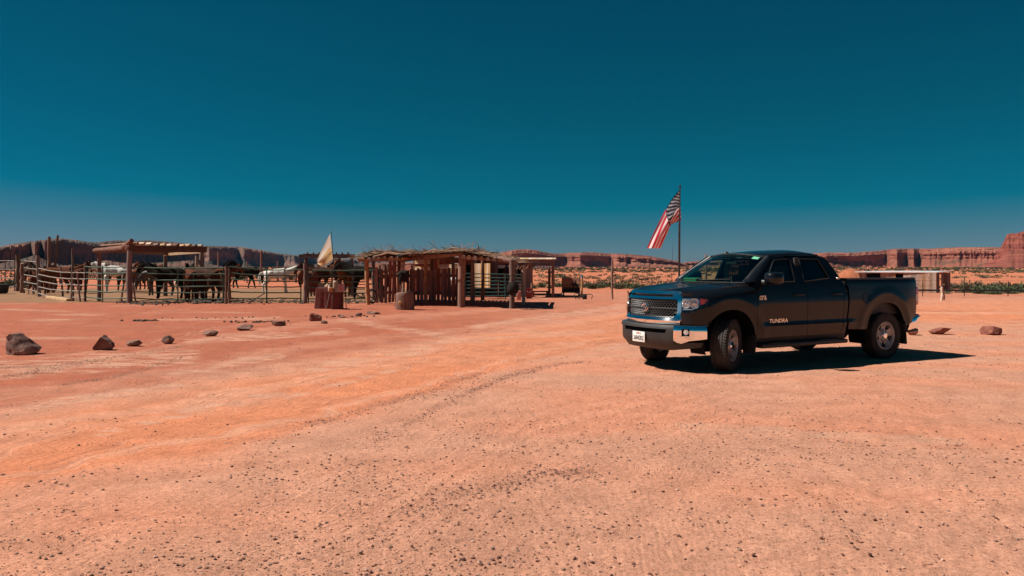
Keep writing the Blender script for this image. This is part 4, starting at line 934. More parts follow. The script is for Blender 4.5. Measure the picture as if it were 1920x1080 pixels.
# ------------------------------------------------------------------ posts and pipe panels
def gnarl(p0, p1, r, seed, n=8, k=9, taper=.8, wob=.25):
    R = random.Random(seed); a, b = Vector(p0), Vector(p1); pts = []; rs = []
    for i in range(n+1):
        t = i/n; q = a.lerp(b, t)+Vector((R.uniform(-1,1), R.uniform(-1,1), 0))*r*wob; pts.append(q); rs.append(r*lerp(1, taper, t)*R.uniform(.88, 1.12))
    return pts, rs
def post(px, py, top, wpx, label, seed, m='wood', lean=0, name='wooden_post', group='wooden posts of the corral', cat='post', taper=.85, Y=None):
    x, y = gp(px, py)
    if Y: y = Y; x = (px-960)/F*Y
    h = EYE-(top-HZ)/F*y; r = wpx/F*y/2
    mb = MB(); pts, rs = gnarl((0,0,-.15),((lean)/F*y,0,h), r, seed, 9, 9, taper); mb.tube(pts, rs, 9)
    o = mb.build(name, M[m], None, 50, (x, y, gz(x, y))); return tag(o, label, cat, group)
post(34,546,478,9,'thick dark post, left one of the pair at the far left',1)
post(42,549,494,9,'shorter thick post, right one of the pair at the far left',2)
post(74,556,479,7,'rough post between the far left pair and the two tall poles',3,lean=-3)
post(92,549,444,6,'tall straight pole, left of the two tall poles',4,taper=.95)
post(99,549,441,5,'tall pole leaning right beside the straight tall pole',5,lean=9,taper=.95)
post(136,564,466,7,'gnarled red-brown post with a pointed top',6,taper=.45)
post(160,565,493,5,'thin post at the left end of the green pipe gate',7)
post(490,527,470,4,'tall thin pole behind the black horse',8)
post(521,527,490,3.5,'short thin pole behind the white horse',9)
post(555,530,496,4,'thin pole at the far side of the corral near the white horse',10)
post(409,528,472,2.5,'slender distant pole right of the left shade shelter',11)
post(573,569,494,8,'thick dark post at the corral gate beside the saddle',12)
post(1148,561,488,4,'lone tall grey-brown pole right of the sign board',13,group=None,taper=.95)
post(1324,560,477,5,'pointed reddish pole showing above the windscreen of the truck',14,group=None,taper=.6)
post(1222,537,517,3.5,'short dark stake in the dirt beyond the truck bonnet',15,group=None)
post(1766,564,538,5,'short pale wooden post at the wire fence right of the truck',16,'pale_wood',group=None)
post(1771,563,543,4,'dark stub leaning against the short pale post',17,group=None,lean=-3)
post(645,532,510,3,'thin far pole behind the bay horse',18)
def panel_fence(x0, py0, x1, py1, tops, m, label, rails=6, ups=(0,.5,1), sag=.0, group='pipe corral panels', seed=0, rr=.026, toprow=None):
    a = gp(x0, py0); b = gp(x1, py1); R = random.Random(seed)
    o = empty('corral_panel', (a[0], a[1], 0), 0, label, 'fence panel', group); d = Vector((b[0]-a[0], b[1]-a[1], 0))
    h0 = EYE-(tops[0]-HZ)/F*a[1]; h1 = EYE-(tops[1]-HZ)/F*b[1]
    for i in range(rails):
        t = i/(rails-1); mb = MB(); pts = []
        for j in range(9):
            u = j/8; z = lerp(h0, h1, u)*(.14+.86*t)-sag*math.sin(u*3.14)*(1 if i else 2.2)+R.uniform(-.012,.012); q = d*u; pts.append((q.x, q.y+R.uniform(-.01,.01), z))
        mb.tube(pts, rr, 6); mb.build('rail', M[m], o)
    for u in ups:
        mb = MB(); q = d*u; mb.tube([(q.x, q.y+.01, 0.0),(q.x, q.y+.01, lerp(h0, h1, u)+.03)], rr*1.15, 6); mb.build('upright', M[m], o)
    return o
pf = panel_fence
post(424,570,499,5,'dark post at the right end of the wide green gate',61)
post(430,569,503,4,'thin second post beside the right end of the wide green gate',62)
post(63,551,499,4,'thin stub post left of the rough post',63)
post(118,556,500,3.5,'thin leaning stake behind the sagging grey panel',64,lean=-4)
post(151,566,512,3.5,'slanting stake at the foot of the green gate',65,lean=-6)
post(226,566,530,4,'short dark stake leaning by the shelter corner',66,lean=6)
post(256,569,530,3.5,'short leaning stake right of the shelter corner post',67,lean=-7)
post(463,531,490,2.5,'thin far stake above the black walking horse',68)
pf(20,541,160,543,(500,502),'dark_pipe','dark inner pipe panel behind the horses at the far left',5,(0,.3,.6,1),seed=21)
pf(580,548,700,548,(506,507),'dark_pipe','dark inner pipe panel behind the black and brown horses',5,(0,.35,.7,1),seed=22)
pf(-40,545,27,546,(489,489),'grey_pipe','pale pipe panel at the far left edge',4,(0,.75,1),seed=1)
pf(45,550,72,556,(489,492),'grey_pipe','narrow pale pipe panel between the dark post pair and the rough post',5,(0,.35,1),seed=2)
pf(72,557,134,564,(503,511),'grey_pipe','long grey pipe panel sagging below the two tall poles',5,(0,1),.06,seed=3)
pf(136,565,160,566,(511,512),'grey_pipe','short grey pipe panel right of the gnarled post',5,(0,1),seed=4)
pf(160,566,240,568,(500,500),'green_pipe','green pipe gate in front of the white pinto horse',6,(0,.41,1),.03,seed=5)
pf(244,568,424,569,(501,502),'green_pipe','wide dark green pipe gate in front of the tethered horses',6,(0,.5,.97,1),.03,seed=6)
pf(428,569,500,568,(500,506),'green_pipe','green pipe panel in front of the black walking horse',6,(0,1),seed=7)
pf(500,568,564,568,(506,506),'green_pipe','green pipe panel in front of the white horse',6,(0,1),seed=8)
pf(578,569,690,569,(507,507),'green_pipe','dark green pipe panel behind the small stall table',6,(0,.4,1),seed=9)
pf(690,566,712,566,(507,506),'green_pipe','narrow green panel end between arbor post and picket wall',5,(0,1),seed=10)
pf(872,562,982,560,(513,515),'teal_pipe','blue-green pipe panel in front of the saddled horses',7,(0,.3,.68,1),seed=11)
pf(430,529,570,529,(501,501),'dark_pipe','far dark pipe panel behind the black and white horses',5,(0,.2,.5,.8,1),seed=12)
pf(250,531,430,529,(501,501),'dark_pipe','far dark pipe panel behind the brown horses',5,(0,.25,.5,.75,1),seed=13)
mb = MB(); a = gp(476,569); b = gp(500,562); mb.tube([(a[0]-.1,a[1]-.4,.03),(b[0],b[1]-.35,.32)], .025, 6); tag(mb.build('gate_brace', M['dark_pipe']), 'slanting steel brace propped below the green panels', 'brace')
mb = MB(); a = gp(90,559); b = gp(134,564); mb.beam((a[0],a[1],.06),(b[0],b[1]-.2,.06),.22,.10); tag(mb.build('plank', M['pale_wood']), 'weathered plank lying at the foot of the grey pipe panel', 'plank')
# black feed tub at the left edge
x, y = gp(2, 551); mb = MB(); mb.lathe([(.0005,.03),(.38,.03),(.44,.10),(.50,.42),(.53,.56),(.50,.58),(.47,.54),(.42,.12),(.0005,.10)], 28, 'Z'); tag(mb.build('feed_tub', M['black_rub'], None, 50, (x-.1,y,0)), 'round black rubber feed tub at the left edge', 'tub')
# tyre leaning on the arbor post
x, y = gp(696, 570); mb = MB(); mb.lathe([(.26,-.05),(.24,0),(.26,.05),(.31,.05),(.33,0),(.31,-.05)], 28, 'Y', closed=True); o = mb.build('hose_coil', M['black_rub'], None, 50, (x+.05,y,.33)); o.scale = (.6,.6,1.0); tag(o, 'dark coiled hose hanging between arbor post and picket wall', 'hose')

# ------------------------------------------------------------------ horses
def skin_mesh(name, V3, E, rad, m, sub=2):
    me = bpy.data.meshes.new(name); me.from_pydata(V3, E, []); o = bpy.data.objects.new(name, me); COL.objects.link(o)
    sk = o.modifiers.new('s', 'SKIN'); sk.use_smooth_shade = True; sk.branch_smoothing = .6
    sl_ = me.skin_vertices[0].data
    for i, r in enumerate(rad): sl_[i].radius = r if isinstance(r, tuple) else (r, r)
    sl_[3].use_root = True
    ss = o.modifiers.new('u', 'SUBSURF'); ss.levels = sub; ss.render_levels = sub
    dg = bpy.context.evaluated_depsgraph_get(); out = bpy.data.meshes.new_from_object(o.evaluated_get(dg)); bpy.data.objects.remove(o)
    out.materials.clear(); out.materials.append(m); out.polygons.foreach_set('use_smooth', [True]*len(out.polygons)); return out
def horse_data(pose, R):
    V3 = [(-.78,0,1.20),(-.60,0,1.27),(-.2,0,1.235),(.12,0,1.20),(.42,0,1.205),(.62,0,1.24)]
    rad = [(.22,.22),(.31,.34),(.32,.345),(.33,.365),(.30,.35),(.23,.30)]
    if pose == 'up': nk = [(.80,0,1.46),(.98,0,1.70),(1.10,0,1.86),(1.20,0,1.84),(1.34,0,1.68),(1.46,0,1.54),(1.50,0,1.48)]
    elif pose == 'level': nk = [(.86,0,1.36),(1.08,0,1.50),(1.28,0,1.60),(1.38,0,1.56),(1.50,0,1.38),(1.58,0,1.22),(1.60,0,1.16)]
    else: nk = [(.84,0,1.16),(1.02,0,.96),(1.16,0,.76),(1.22,0,.66),(1.30,0,.46),(1.37,0,.28),(1.39,0,.22)]
    V3 += nk; rad += [(.15,.25),(.12,.20),(.10,.155),(.11,.145),(.085,.105),(.065,.078),(.06,.06)]
    E = [(i, i+1) for i in range(len(V3)-1)]
    def chain(root, pts, rs):
        p = root
        for q, r in zip(pts, rs): V3.append(q); rad.append(r); E.append((p, len(V3)-1)); p = len(V3)-1
    for s, f in ((1, .0), (-1, R.uniform(-.14,.14))):
        w = .25 if pose == 'walk' else 1; g = (.20*s if pose == 'walk' else f)
        chain(4, [(.50,.15*s,.98),(.47,.16*s,.80),(.50+g*.6,.16*s,.46),(.48+g,.16*s,.15),(.52+g,.16*s,.03)], [(.15,.16),(.105,.12),.068,.052,.068])
        g = -g
        chain(1, [(-.60,.16*s,1.02),(-.50+g*.2,.17*s,.80),(-.72+g*.7,.17*s,.50),(-.67+g,.17*s,.16),(-.63+g,.17*s,.03)], [(.21,.24),(.14,.165),.075,.056,.068])
    pl = Vector(nk[2])
    for s in (1, -1): chain(8, [(pl.x+.01, .055*s, pl.z+.10),(pl.x+.02,.065*s,pl.z+.19)], [.03,.012])
    return V3, E, rad, nk
HORSE = {}
def horse(px, py, rz, pose, m, label, sc=1.0, hair=None, Y=None, socks=None, blaze=None):
    key = (pose, m)
    if (pose,) not in HORSE: HORSE[(pose,)] = horse_data(pose if pose != 'walk' else 'walk', random.Random(len(HORSE)+2))
    V3, E, rad, nk = HORSE[(pose,)]
    if key not in HORSE: HORSE[key] = skin_mesh('body', V3, E, rad, M[m])
    x, y = gp(px, py); o = empty('horse', (x, y, 0), math.radians(rz), label, 'horse', 'horses in the corral'); o.scale = (sc, sc, sc)
    link('body', HORSE[key], o)
    h = hair or m; hk = (pose, 'hair', h)
    if hk not in HORSE:
        mb = MB(); R = random.Random(4)
        pts = [(-.86,0,1.27),(-1.0,0,1.20),(-1.06,0,.95),(-1.05,0,.65),(-1.02,0,.45)]; mb.tube(pts, [.05,.065,.085,.075,.02], 8, True, None, .8)
        a = mb.mesh('tail', M[h]); mb = MB()
        q = [Vector(p) for p in nk[:3]]; q = [Vector((.60,0,1.40))]+q; off = (.24,.24,.17,.14)
        rows = []
        for i, p in enumerate(q):
            t = (q[min(i+1,3)]-q[max(i-1,0)]).normalized(); n = Vector((-t.z,0,t.x)); rows.append([p+n*(off[i]+.05), p+n*(off[i]-.02)+Vector((0,.07,0)), p+n*(off[i]-.20)+Vector((0,.12-.02*i,0)), p+n*(off[i]-.22)+Vector((0,.08,0)), p+n*(off[i]-.05)+Vector((0,-.02,0))])
        mb.loft(rows, True); b = mb.mesh('mane', M[h]); HORSE[hk] = (a, b)
    link('tail', HORSE[hk][0], o); link('mane', HORSE[hk][1], o)
    return o
M['bay'] = mat('bay_coat', (.085,.028,.016), .7, 0, (.12,.042,.022), 2, 3, spec=.04)
M['chestnut'] = mat('chestnut_coat', (.12,.04,.02), .7, 0, (.16,.055,.026), 2, 3, spec=.04)
M['dkhorse'] = mat('dark_coat', (.010,.008,.0075), .95, 0, (.022,.016,.013), 2, 3, spec=.04)
M['brownh'] = mat('brown_coat', (.045,.021,.014), .7, 0, (.075,.033,.02), 2, 3, spec=.04)
M['whiteh'] = mat('white_coat', (.62,.58,.52), .7, 0, (.72,.68,.62), 3, 3)
M['pinto'] = mat('pinto_coat', (.62,.58,.53), .7, 0, (.10,.06,.045), 1.4, 2, None, 0, mixlo=.535, mixhi=.55)
M['pinto_dark'] = mat('dark_pinto_coat', (.05,.026,.02), .6, 0, (.60,.55,.5), 1.3, 2, None, 0, mixlo=.60, mixhi=.615)
horse(218,548,180,'level','pinto','white pinto horse with dark patches behind the green gate',1.1,'whiteh')
horse(118,548,10,'level','bay','bay horse behind the sagging grey panel, rightmost of two',1.05)
horse(84,547,175,'up','brownh','brown horse behind the two tall poles',1.0,'dkhorse')
horse(150,550,95,'up','bay','reddish brown horse standing rump to the camera left of the green gate',1.0,'dkhorse')
horse(62,545,20,'level','brownh','brown horse behind the narrow pale panel',.98,'dkhorse')
horse(104,551,200,'graze','chestnut','chestnut horse with its head down below the two tall poles',1.02)
horse(238,545,185,'level','brownh','brown horse partly hidden behind the pinto horse',1.0,'dkhorse')
horse(286,543,170,'up','bay','bay horse with raised head at the back of the left shelter',1.0,'dkhorse')
horse(596,551,20,'up','bay','bay horse with raised head behind the hung saddle',1.0,'dkhorse')
horse(266,550,5,'level','chestnut','chestnut horse just right of the shelter corner post',1.0,'chestnut')
horse(300,555,190,'graze','pinto_dark','dark horse with white marks lowering its head under the left shelter',1.0,'dkhorse')
horse(318,561,175,'level','dkhorse','large black horse side-on under the left shelter',1.06)
horse(358,564,120,'level','bay','bay horse tethered at the middle of the wide green gate',1.02,'dkhorse')
horse(342,543,60,'up','pinto','white patched horse standing behind the bay horse',1.0,'whiteh')
horse(386,565,150,'graze','brownh','brown horse with lowered head at the right of the wide gate',1.05)
horse(408,563,60,'level','chestnut','chestnut horse at the right end of the wide green gate',1.0,'brownh')
horse(400,546,20,'up','dkhorse','dark horse with raised head behind the chestnut horse',1.03)
horse(459,541,4,'walk','dkhorse','black horse walking right in the open corral',1.0)
horse(519,549,8,'level','whiteh','white horse standing side-on in the open corral',.98,'whiteh')
horse(612,556,185,'level','brownh','dark brown horse behind the small stall table',1.05,'dkhorse')
horse(650,557,255,'up','chestnut','chestnut horse facing the camera right of the pale flag',1.0,'dkhorse')
horse(686,560,170,'level','dkhorse','black horse left of the picket wall',1.08)
HA = horse(906,556,255,'up','dkhorse','saddled dark horse facing the camera behind the blue-green panel',1.0)
HB = horse(956,556,290,'up','pinto_dark','saddled dark horse with white marks behind the bag post',1.0,'dkhorse')
def saddle(loc, rz, label, sc=1):
    o = empty('saddle', loc, rz, label, 'saddle', 'riding saddles'); o.scale = (sc,)*3
    mb = MB(); mb.loft([[(x, .30*math.sin(a)*(1 if abs(a) < 1.2 else 1.02), .02+.27*math.cos(a)*1.0-.0) for a in np.linspace(-2.0,2.0,13)] for x in (-.34,0,.34)]); mb.build('blanket', M['red_cloth'], o)
    mb = MB(); mb.loft([[(x, w*math.sin(a), z+.30*math.cos(a)) for a in np.linspace(-1.1,1.1,11)] for x, w, z in ((-.30,.27,.12),(-.24,.29,.10),(-.05,.30,.03),(.15,.30,.03),(.26,.28,.10))]); mb.build('seat', M['leather'], o)
    mb = MB(); mb.tube([(.22,0,.36),(.25,0,.47),(.27,0,.51)],[.045,.03,.045],8); mb.build('horn', M['leather'], o)
    for s in (1,-1):
        mb = MB(); mb.loft([[(x, s*.31, .15),(x*1.2, s*.35,-.12),(x*.8, s*.36,-.38)] for x in (-.16,0,.16)]); mb.build('fender', M['leather'], o)
        mb = MB(); mb.tube([(-.07,s*.37,-.40),(-.08,s*.37,-.52),(.08,s*.37,-.52),(.07,s*.37,-.40)], .015, 5); mb.build('stirrup', M['dark_pipe'], o)
    return o
for H, lb in ((HA,'brown leather saddle on the dark horse facing the camera'),(HB,'brown leather saddle on the horse behind the bag post')):
    saddle((H.location.x, H.location.y, 1.25), H.rotation_euler.z, lb)
x, y = gp(574,568); saddle((x+.05,y-.05,1.12), 1.2, 'worn tan saddle hung over the thick gate post', .8)
mb = MB(); x, y = gp(584,568); mb.loft([[(x-.10+.42*u+.02*math.sin(9*v), y-.06+.03*math.sin(8*u+v*3), z) for u in np.linspace(0,1,8)] for v, z in ((0,1.32),(.3,1.1),(.6,.8),(1,.48))]); mb.loft([[(x-.10+.42*u+.02*math.sin(9*v), y-.04+.03*math.sin(8*u+v*3), z) for u in np.linspace(0,1,8)] for v, z in ((0,1.32),(.3,1.1),(.6,.8),(1,.48))])
tag(mb.build('saddle_blanket', M['red_cloth']), 'dark brown blanket draped over the fence by the hung saddle', 'blanket')
x, y = gp(601,556); mb = MB(); mb.box((x,y,.70),(1.35,.5,.06)); mb.box((x,y-.24,.60),(1.35,.03,.22)); mb.box((x,y+.24,.60),(1.35,.03,.22)); mb.box((x-.66,y,.6),(.03,.5,.22)); mb.box((x+.66,y,.6),(.03,.5,.22))
o = mb.build('feed_trough', M['grey_pipe'], None, 0); tag(o, 'pale metal feed trough in front of the dark brown horse', 'trough')
for q in (-.5,.5): mb = MB(); mb.beam((x+q,y,0),(x+q,y,.66),.08,.08); mb.build('leg', M['dark_pipe'], o, 0)
# ------------------------------------------------------------------ left shade shelter
def lb(par, name, a, b, r, m, seed, n=8, taper=.9, sq=False):
    mb = MB(); pts, rs = gnarl(a, b, r, seed, 6, 8, taper, .12); mb.tube(pts, rs, n); return mb.build(name, M[m], par, 50)
def shelter_left():
    o = empty('shade_shelter', (0,0,0), 0, 'heavy timber shade shelter with log roof at the left of the corral', 'shelter')
    FL = gp(243,568); BL = gp(186,564.5); Y2 = 40.5; FR = ((378-960)/F*Y2, Y2); Y3 = 44.0; BR = ((310-960)/F*Y3, Y3)
    h = 2.45
    for i, (q, r) in enumerate(((FL,.135),(BL,.11),(FR,.12),(BR,.12))): lb(o, 'post', (q[0],q[1],-.1), (q[0],q[1],h-.12), r, 'wood', 30+i)
    x3 = (368-960)/F*43.5; lb(o, 'post', (x3,43.5,-.1), (x3,43.5,h-.25), .08, 'pale_wood', 36)
    # front beam, curved left beams
    mb = MB(); mb.beam((FL[0]-.12,FL[1]-.02,h-.03),(FR[0]+.18,FR[1],h+.03),.24,.30,0,None,.03); mb.build('beam', M['woodx'], o)
    mb = MB(); mb.tube([(BL[0]-.2,BL[1],h-.10),(BL[0]+.45,BL[1]-.5,h-.08),(FL[0]-.65,FL[1]+.75,h+.0),(FL[0]-.15,FL[1]+.2,h+.17),(FL[0]+.10,FL[1]+.0,h+.32)],[.12,.12,.13,.13,.10],9); mb.build('beam', M['woodx'], o)
    mb = MB(); mb.beam((BL[0]-.1,BL[1],h-.02),(BR[0]+.2,BR[1],h-.1),.2,.22); mb.build('beam', M['woodx'], o)
    mb = MB(); mb.beam((FR[0],FR[1],h-.06),(BR[0],BR[1],h-.14),.16,.2); mb.build('beam', M['pale_wood'], o)
    for i in range(11):
        t = (i+.6)/11; a = Vector((lerp(FL[0],FR[0],t), lerp(FL[1],FR[1],t), h+.20)); b = Vector((lerp(BL[0],BR[0],t), lerp(BL[1],BR[1],t), h+.16)); d = (b-a).normalized()
        lb(o, 'rafter', a-d*.35+Vector((0,0,rnd.uniform(-.02,.03))), b+d*.2, rnd.uniform(.055,.075), 'pale_wood' if i % 3 else 'wood', 50+i, 7)
shelter_left()
def shelter_mid():
    o = empty('timber_shelter', (0,0,0), 0, 'smaller timber shade frame behind the pale flag', 'shelter')
    Yf, Yb = 44.0, 48.5; h = lambda py, Y: EYE-(py-HZ)/F*Y
    xs = [(px-960)/F*Yf for px in (574,660)]; xb = [(px-960)/F*Yb for px in (598,636)]
    for i, x in enumerate(xs): lb(o, 'post', (x,Yf,-.1), (x,Yf,h(484,Yf)), .10, 'wood', 70+i)
    for i, x in enumerate(xb): lb(o, 'post', (x,Yb,-.1), (x,Yb,h(484,Yb)), .11, 'wood', 75+i)
    mb = MB(); mb.beam((xs[0]-.15,Yf,h(479.5,Yf)),(xs[1]+.15,Yf,h(480.5,Yf)),.18,.22); mb.build('beam', M['woodx'], o)
    mb = MB(); mb.beam((xb[0]-1.2,Yb,h(480,Yb)),(xb[1]+.9,Yb,h(481,Yb)),.16,.2); mb.build('beam', M['woodx'], o)
    for i in range(8):
        t = (i+.5)/8; x = lerp(xs[0],xs[1],t); lb(o, 'rafter', (x,Yf-.3,h(478,Yf)+.10), (lerp(xb[0]-1.0,xb[1]+.7,t),Yb+.3,h(478,Yf)+.12), .05, 'wood', 80+i, 6)
shelter_mid()

# ------------------------------------------------------------------ brush arbor with picket wall
ARB = math.radians(14)
def zat(py, Y): return EYE-(py-HZ)/F*Y
def arbor():
    o = empty('brush_arbor', (0,0,0), 0, 'log arbor roofed with dry brush over the picket wall', 'arbor')
    P = {'a': gp(688,571), 'b': gp(754,569.5), 'c': gp(798,569.5), 'd': gp(866,576), 'e': gp(886,572), 'f': gp(960,579)}
    for i, (k, tpy, r, ln) in enumerate((('a',486,.10,-.06),('b',484,.11,.05),('c',482,.085,0),('d',472,.155,.02),('e',490,.10,0),('f',487,.115,0))):
        q = P[k]; lb(o, 'post', (q[0]-ln,q[1],-.15), (q[0]+ln*.6,q[1],zat(tpy,q[1])), r, 'log' if k in 'abc' else 'wood', 90+i)
    # back posts
    for i, px in enumerate((700,748,810,850,905)):
        Y = 38.2; x = (px-960)/F*Y; lb(o, 'post', (x,Y,-.1), (x,Y,2.05), .09, 'wood', 100+i)
    # stringers
    def pt(px, py, Y): return Vector(at(px, py, Y))
    A, B, C, D, E_, F_ = pt(670,487,P['a'][1]), pt(752,486,P['b'][1]), pt(800,481,33.6), pt(872,474,P['d'][1]), pt(886,480,31.4), pt(966,492,P['f'][1])
    for i, (a, b, r) in enumerate(((A,B,.09),(B,C,.13),(C,D,.13),(D,pt(930,483,31.2),.12),(pt(926,482,31.2),F_,.11))): lb(o, 'stringer', a, b, r, 'woodx', 110+i)
    for i, (a, b) in enumerate(((pt(682,486,38.2),pt(760,484,38.2)),(pt(756,484,38.2),pt(860,482,38.2)),(pt(852,483,38.2),pt(930,486,37.6)))): lb(o, 'stringer', a, b, .10, 'woodx', 116+i)
    # short logs laid across, their lit ends toward the camera
    for i, (px, wd) in enumerate(((676,3.2),(683,4.2),(693,5),(702,6),(711,5.5),(722,8.5),(735,9),(747,7.5),(758,5))):
        Y = 33.2; a = pt(px, 487.5-(px-676)*.018, Y); lb(o, 'rafter', a+Vector((0,-.45,.02)), a+Vector((.2,5.2,.12)), wd/F*Y*.5, 'log', 130+i, 9)
    for i in range(13):
        px = 768+i*8; Y = 32.4-.6*(px-768)/100; a = pt(px, 478-(px-768)*.062, Y); lb(o, 'rafter', a, a+Vector((.1,6.0,.05)), .055, 'wood', 150+i, 7)
    for i, (px, py) in enumerate(((868,491),(878,491.5),(890,492),(902,492.5),(914,493.5),(926,493.5),(938,494),(950,494.5),(962,494.5))):
        a = pt(px, py-9+(i*.5), 30.7); lb(o, 'rafter', a, a+Vector((.25,5.6,.15)), .075, 'log', 170+i, 8)
    # brush thatch
    R = random.Random(17); mb = MB(); tw = MB()
    edge = ((672,481,33.2),(694,474,33.2),(712,469.5,33.2),(745,471.5,33.0),(790,470,32.4),(840,467.5,31.8),(872,466.5,31),(905,472.5,31),(935,479,31),(968,488,31))
    for i in range(2600):
        t = R.random()*(len(edge)-1); k = int(t); u = t-k; e0, e1 = edge[k], edge[k+1]; px, py, Y = (lerp(e0[q], e1[q], u) for q in range(3))
        dpt = R.random()**1.3*5.6; base = Vector(at(px, py, Y)); p = Vector((base.x+R.gauss(0,.15), Y+.05+dpt, base.z-.07+R.uniform(-.05,.07)+.02*dpt*(R.random()-.3)))
        a = R.gauss(0, .5)+(0 if R.random() < .7 else 1.5); l = R.uniform(.25, .9); d = Vector((math.cos(a), math.sin(a), R.gauss(0,.10)))*l; s = Vector((-math.sin(a)*.3, math.cos(a)*.3, .7)).normalized()*R.uniform(.006,.016)
        mb.add([p-d/2-s, p+d/2-s*.4, p+d/2+s*.4, p-d/2+s],[(0,1,2,3)])
    for i in range(150):
        t = R.random()*(len(edge)-1); k = int(t); u = t-k; e0, e1 = edge[k], edge[k+1]; px, py, Y = (lerp(e0[q], e1[q], u) for q in range(3))
        p = Vector(at(px, py, Y+R.uniform(0,4))); p.x = (px-960)/F*Y; p.z = zat(py, Y)-.02; q = p+Vector((R.uniform(-.5,.5), R.uniform(-.3,.3), R.uniform(.02,.34)*(1 if R.random() < .75 else 1.6)))
        m_ = (p+q)/2+Vector((R.uniform(-.08,.08),0,R.uniform(0,.08))); tw.tube([p, m_, q],[.012,.009,.003],4,False)
    for px0, px1, py in ((795,830,474),(826,872,470.5),(700,760,480)):
        a = pt(px0, py+1, 32.2); b = pt(px1, py-3, 31.4); tw.tube([a, (a+b)/2+Vector((0,-.1,.10)), b],[.03,.025,.012],6)
    th = mb.build('brush_thatch', M['twig'], o, 0); tag(th, kind='stuff'); tw_ = tw.build('twigs', M['twig'], o); tag(tw_, kind='stuff')
    mb = MB(); rows = []
    for px, py, Y in edge:
        b = Vector(at(px, py, Y)); rows.append([(b.x, Y-.1+5.6*v, b.z-.13+.03*nz(px, v*5, 3, .3)) for v in np.linspace(0,1,8)])
    mb.loft(rows); q = MB(); q.loft([[(a, b, c-.05) for a, b, c in r] for r in rows]); mb.add(q.v, q.f); mb.build('roof_mat', M['twig'], o)
    # dry stub standing on the roof
    a = pt(897, 478, 33.5); lb(o, 'roof_stub', a, a+Vector((0,0,.36)), .045, 'wood', 199)
arbor()
def pickets():
    o = empty('picket_wall', (0,0,0), 0, 'wall of rough upright cedar pickets under the brush arbor', 'wall'); R = random.Random(23)
    X0, Y0 = gp(704,569.5); c, s = math.cos(ARB), math.sin(ARB)
    def P(d, z=0, off=0): return (X0+d*c-off*s, Y0+d*s+off*c, z)
    def dat(px): # distance along the wall seen at column px
        k = (px-960)/F; return (k*Y0-X0)/(c-k*s)
    seg = []; px = 704.0
    while px < 864:
        w_ = R.uniform(4.2, 6.6); seg.append((px, px+w_)); px += w_+R.uniform(.9, 2.6)
        if 742 < px < 748: px = 761
    for a, b in seg:
        d0, d1 = dat(a), dat(b); Y = Y0+d0*s; top = (504 if a < 724 else (488.5 if a < 748 else 506.5))+R.uniform(-2.5, 2.5)
        z = zat(top, Y); ln = R.uniform(-.05,.05); th = R.uniform(.03,.05); z0 = R.uniform(.02,.07); e = R.uniform(-.04,.04); mb = MB()
        mb.prism([P(d0,z0),P(d1,z0),P(d1+ln+.0,z*.5),P(d1+ln,z+e),P((d0+d1)/2+ln,z+abs(e)+.03),P(d0+ln,z),P(d0+ln*.6,z*.5)],(s*th,-c*th,0)); mb.build('picket', M['picket'], o, 0)
    for d0, d1, z in ((0,dat(744),1.22),(0,dat(744),.48),(dat(760),dat(866),1.20),(dat(760),dat(866),.46)):
        mb = MB(); mb.beam(P(d0,z,.05),P(d1,z,.05),.05,.13); mb.build('rail', M['picket'], o)
pickets()
# carved stump with a leaning saddle dummy on top
x, y = gp(759,580.5); mb = MB(); R = random.Random(3); rows = []
for z, r in ((-.05,.35),(.1,.36),(.3,.345),(.5,.335),(.62,.33),(.66,.30)): rows.append([((r+.05*nz(math.cos(a)*1.3,math.sin(a)*1.3,z*.9+5))*math.cos(a)*1.02, (r+.05*nz(math.cos(a)*1.3,math.sin(a)*1.3,z*.9+5))*math.sin(a), z+.03*math.cos(a*1)) for a in np.linspace(0,6.283,25)[:-1]])
rows.append([(0,0,.665)]*24); mb.loft(rows, True); o = mb.build('log_stump', M['wood'], None, 50, (x,y,0)); tag(o, 'big cut log stump standing in front of the picket wall', 'stump')
mb = MB(); mb.lathe([(.07,0),(.06,-.03),(.0005,-.035)],10,'Y',(-.13,-.335,.26)); mb.build('knot', M['pale_wood'], o)
o = empty('stump_figure', (x-.06,y,.64), .4, 'dark bundle of tack on a short post on the log stump', 'tack')
lb(o, 'post', (0,0,0), (.02,0,.42), .06, 'log', 301)
mb = MB(); mb.tube([(-.22,0,.62),(-.08,.02,.72),(.08,0,.74),(.22,.02,.62)],[.07,.11,.12,.07],9); mb.tube([(-.1,-.05,.66),(-.16,-.10,.46),(-.12,-.1,.30)],[.07,.06,.03],7); mb.tube([(.05,-.06,.55),(.12,-.1,.42),(.20,-.1,.36)],[.08,.07,.03],7); mb.tube([(0,0,.42),(.0,0,.66)],[.09,.13],8); mb.build('tack_bundle', M['dark_leather'], o)
# bag on the arbor corner post
x, y = gp(961,580); mb = MB(); mb.tube([(-.02,0,1.12),(0,-.02,1.0),(.02,-.03,.86),(0,-.02,.72),(.02,0,.62)],[.10,.20,.23,.20,.09],10); o = mb.build('saddle_bag', M['dark_leather'], None, 50, (x,y-.12,-.08)); tag(o, 'bulky black saddle bag hung on the arbor corner post', 'bag')
mb = MB(); mb.tube([(-.16,-.02,1.0),(-.10,.1,1.35),(.05,.14,1.4),(.14,0,1.02)], .015, 5); mb.build('strap', M['dark_leather'], o)

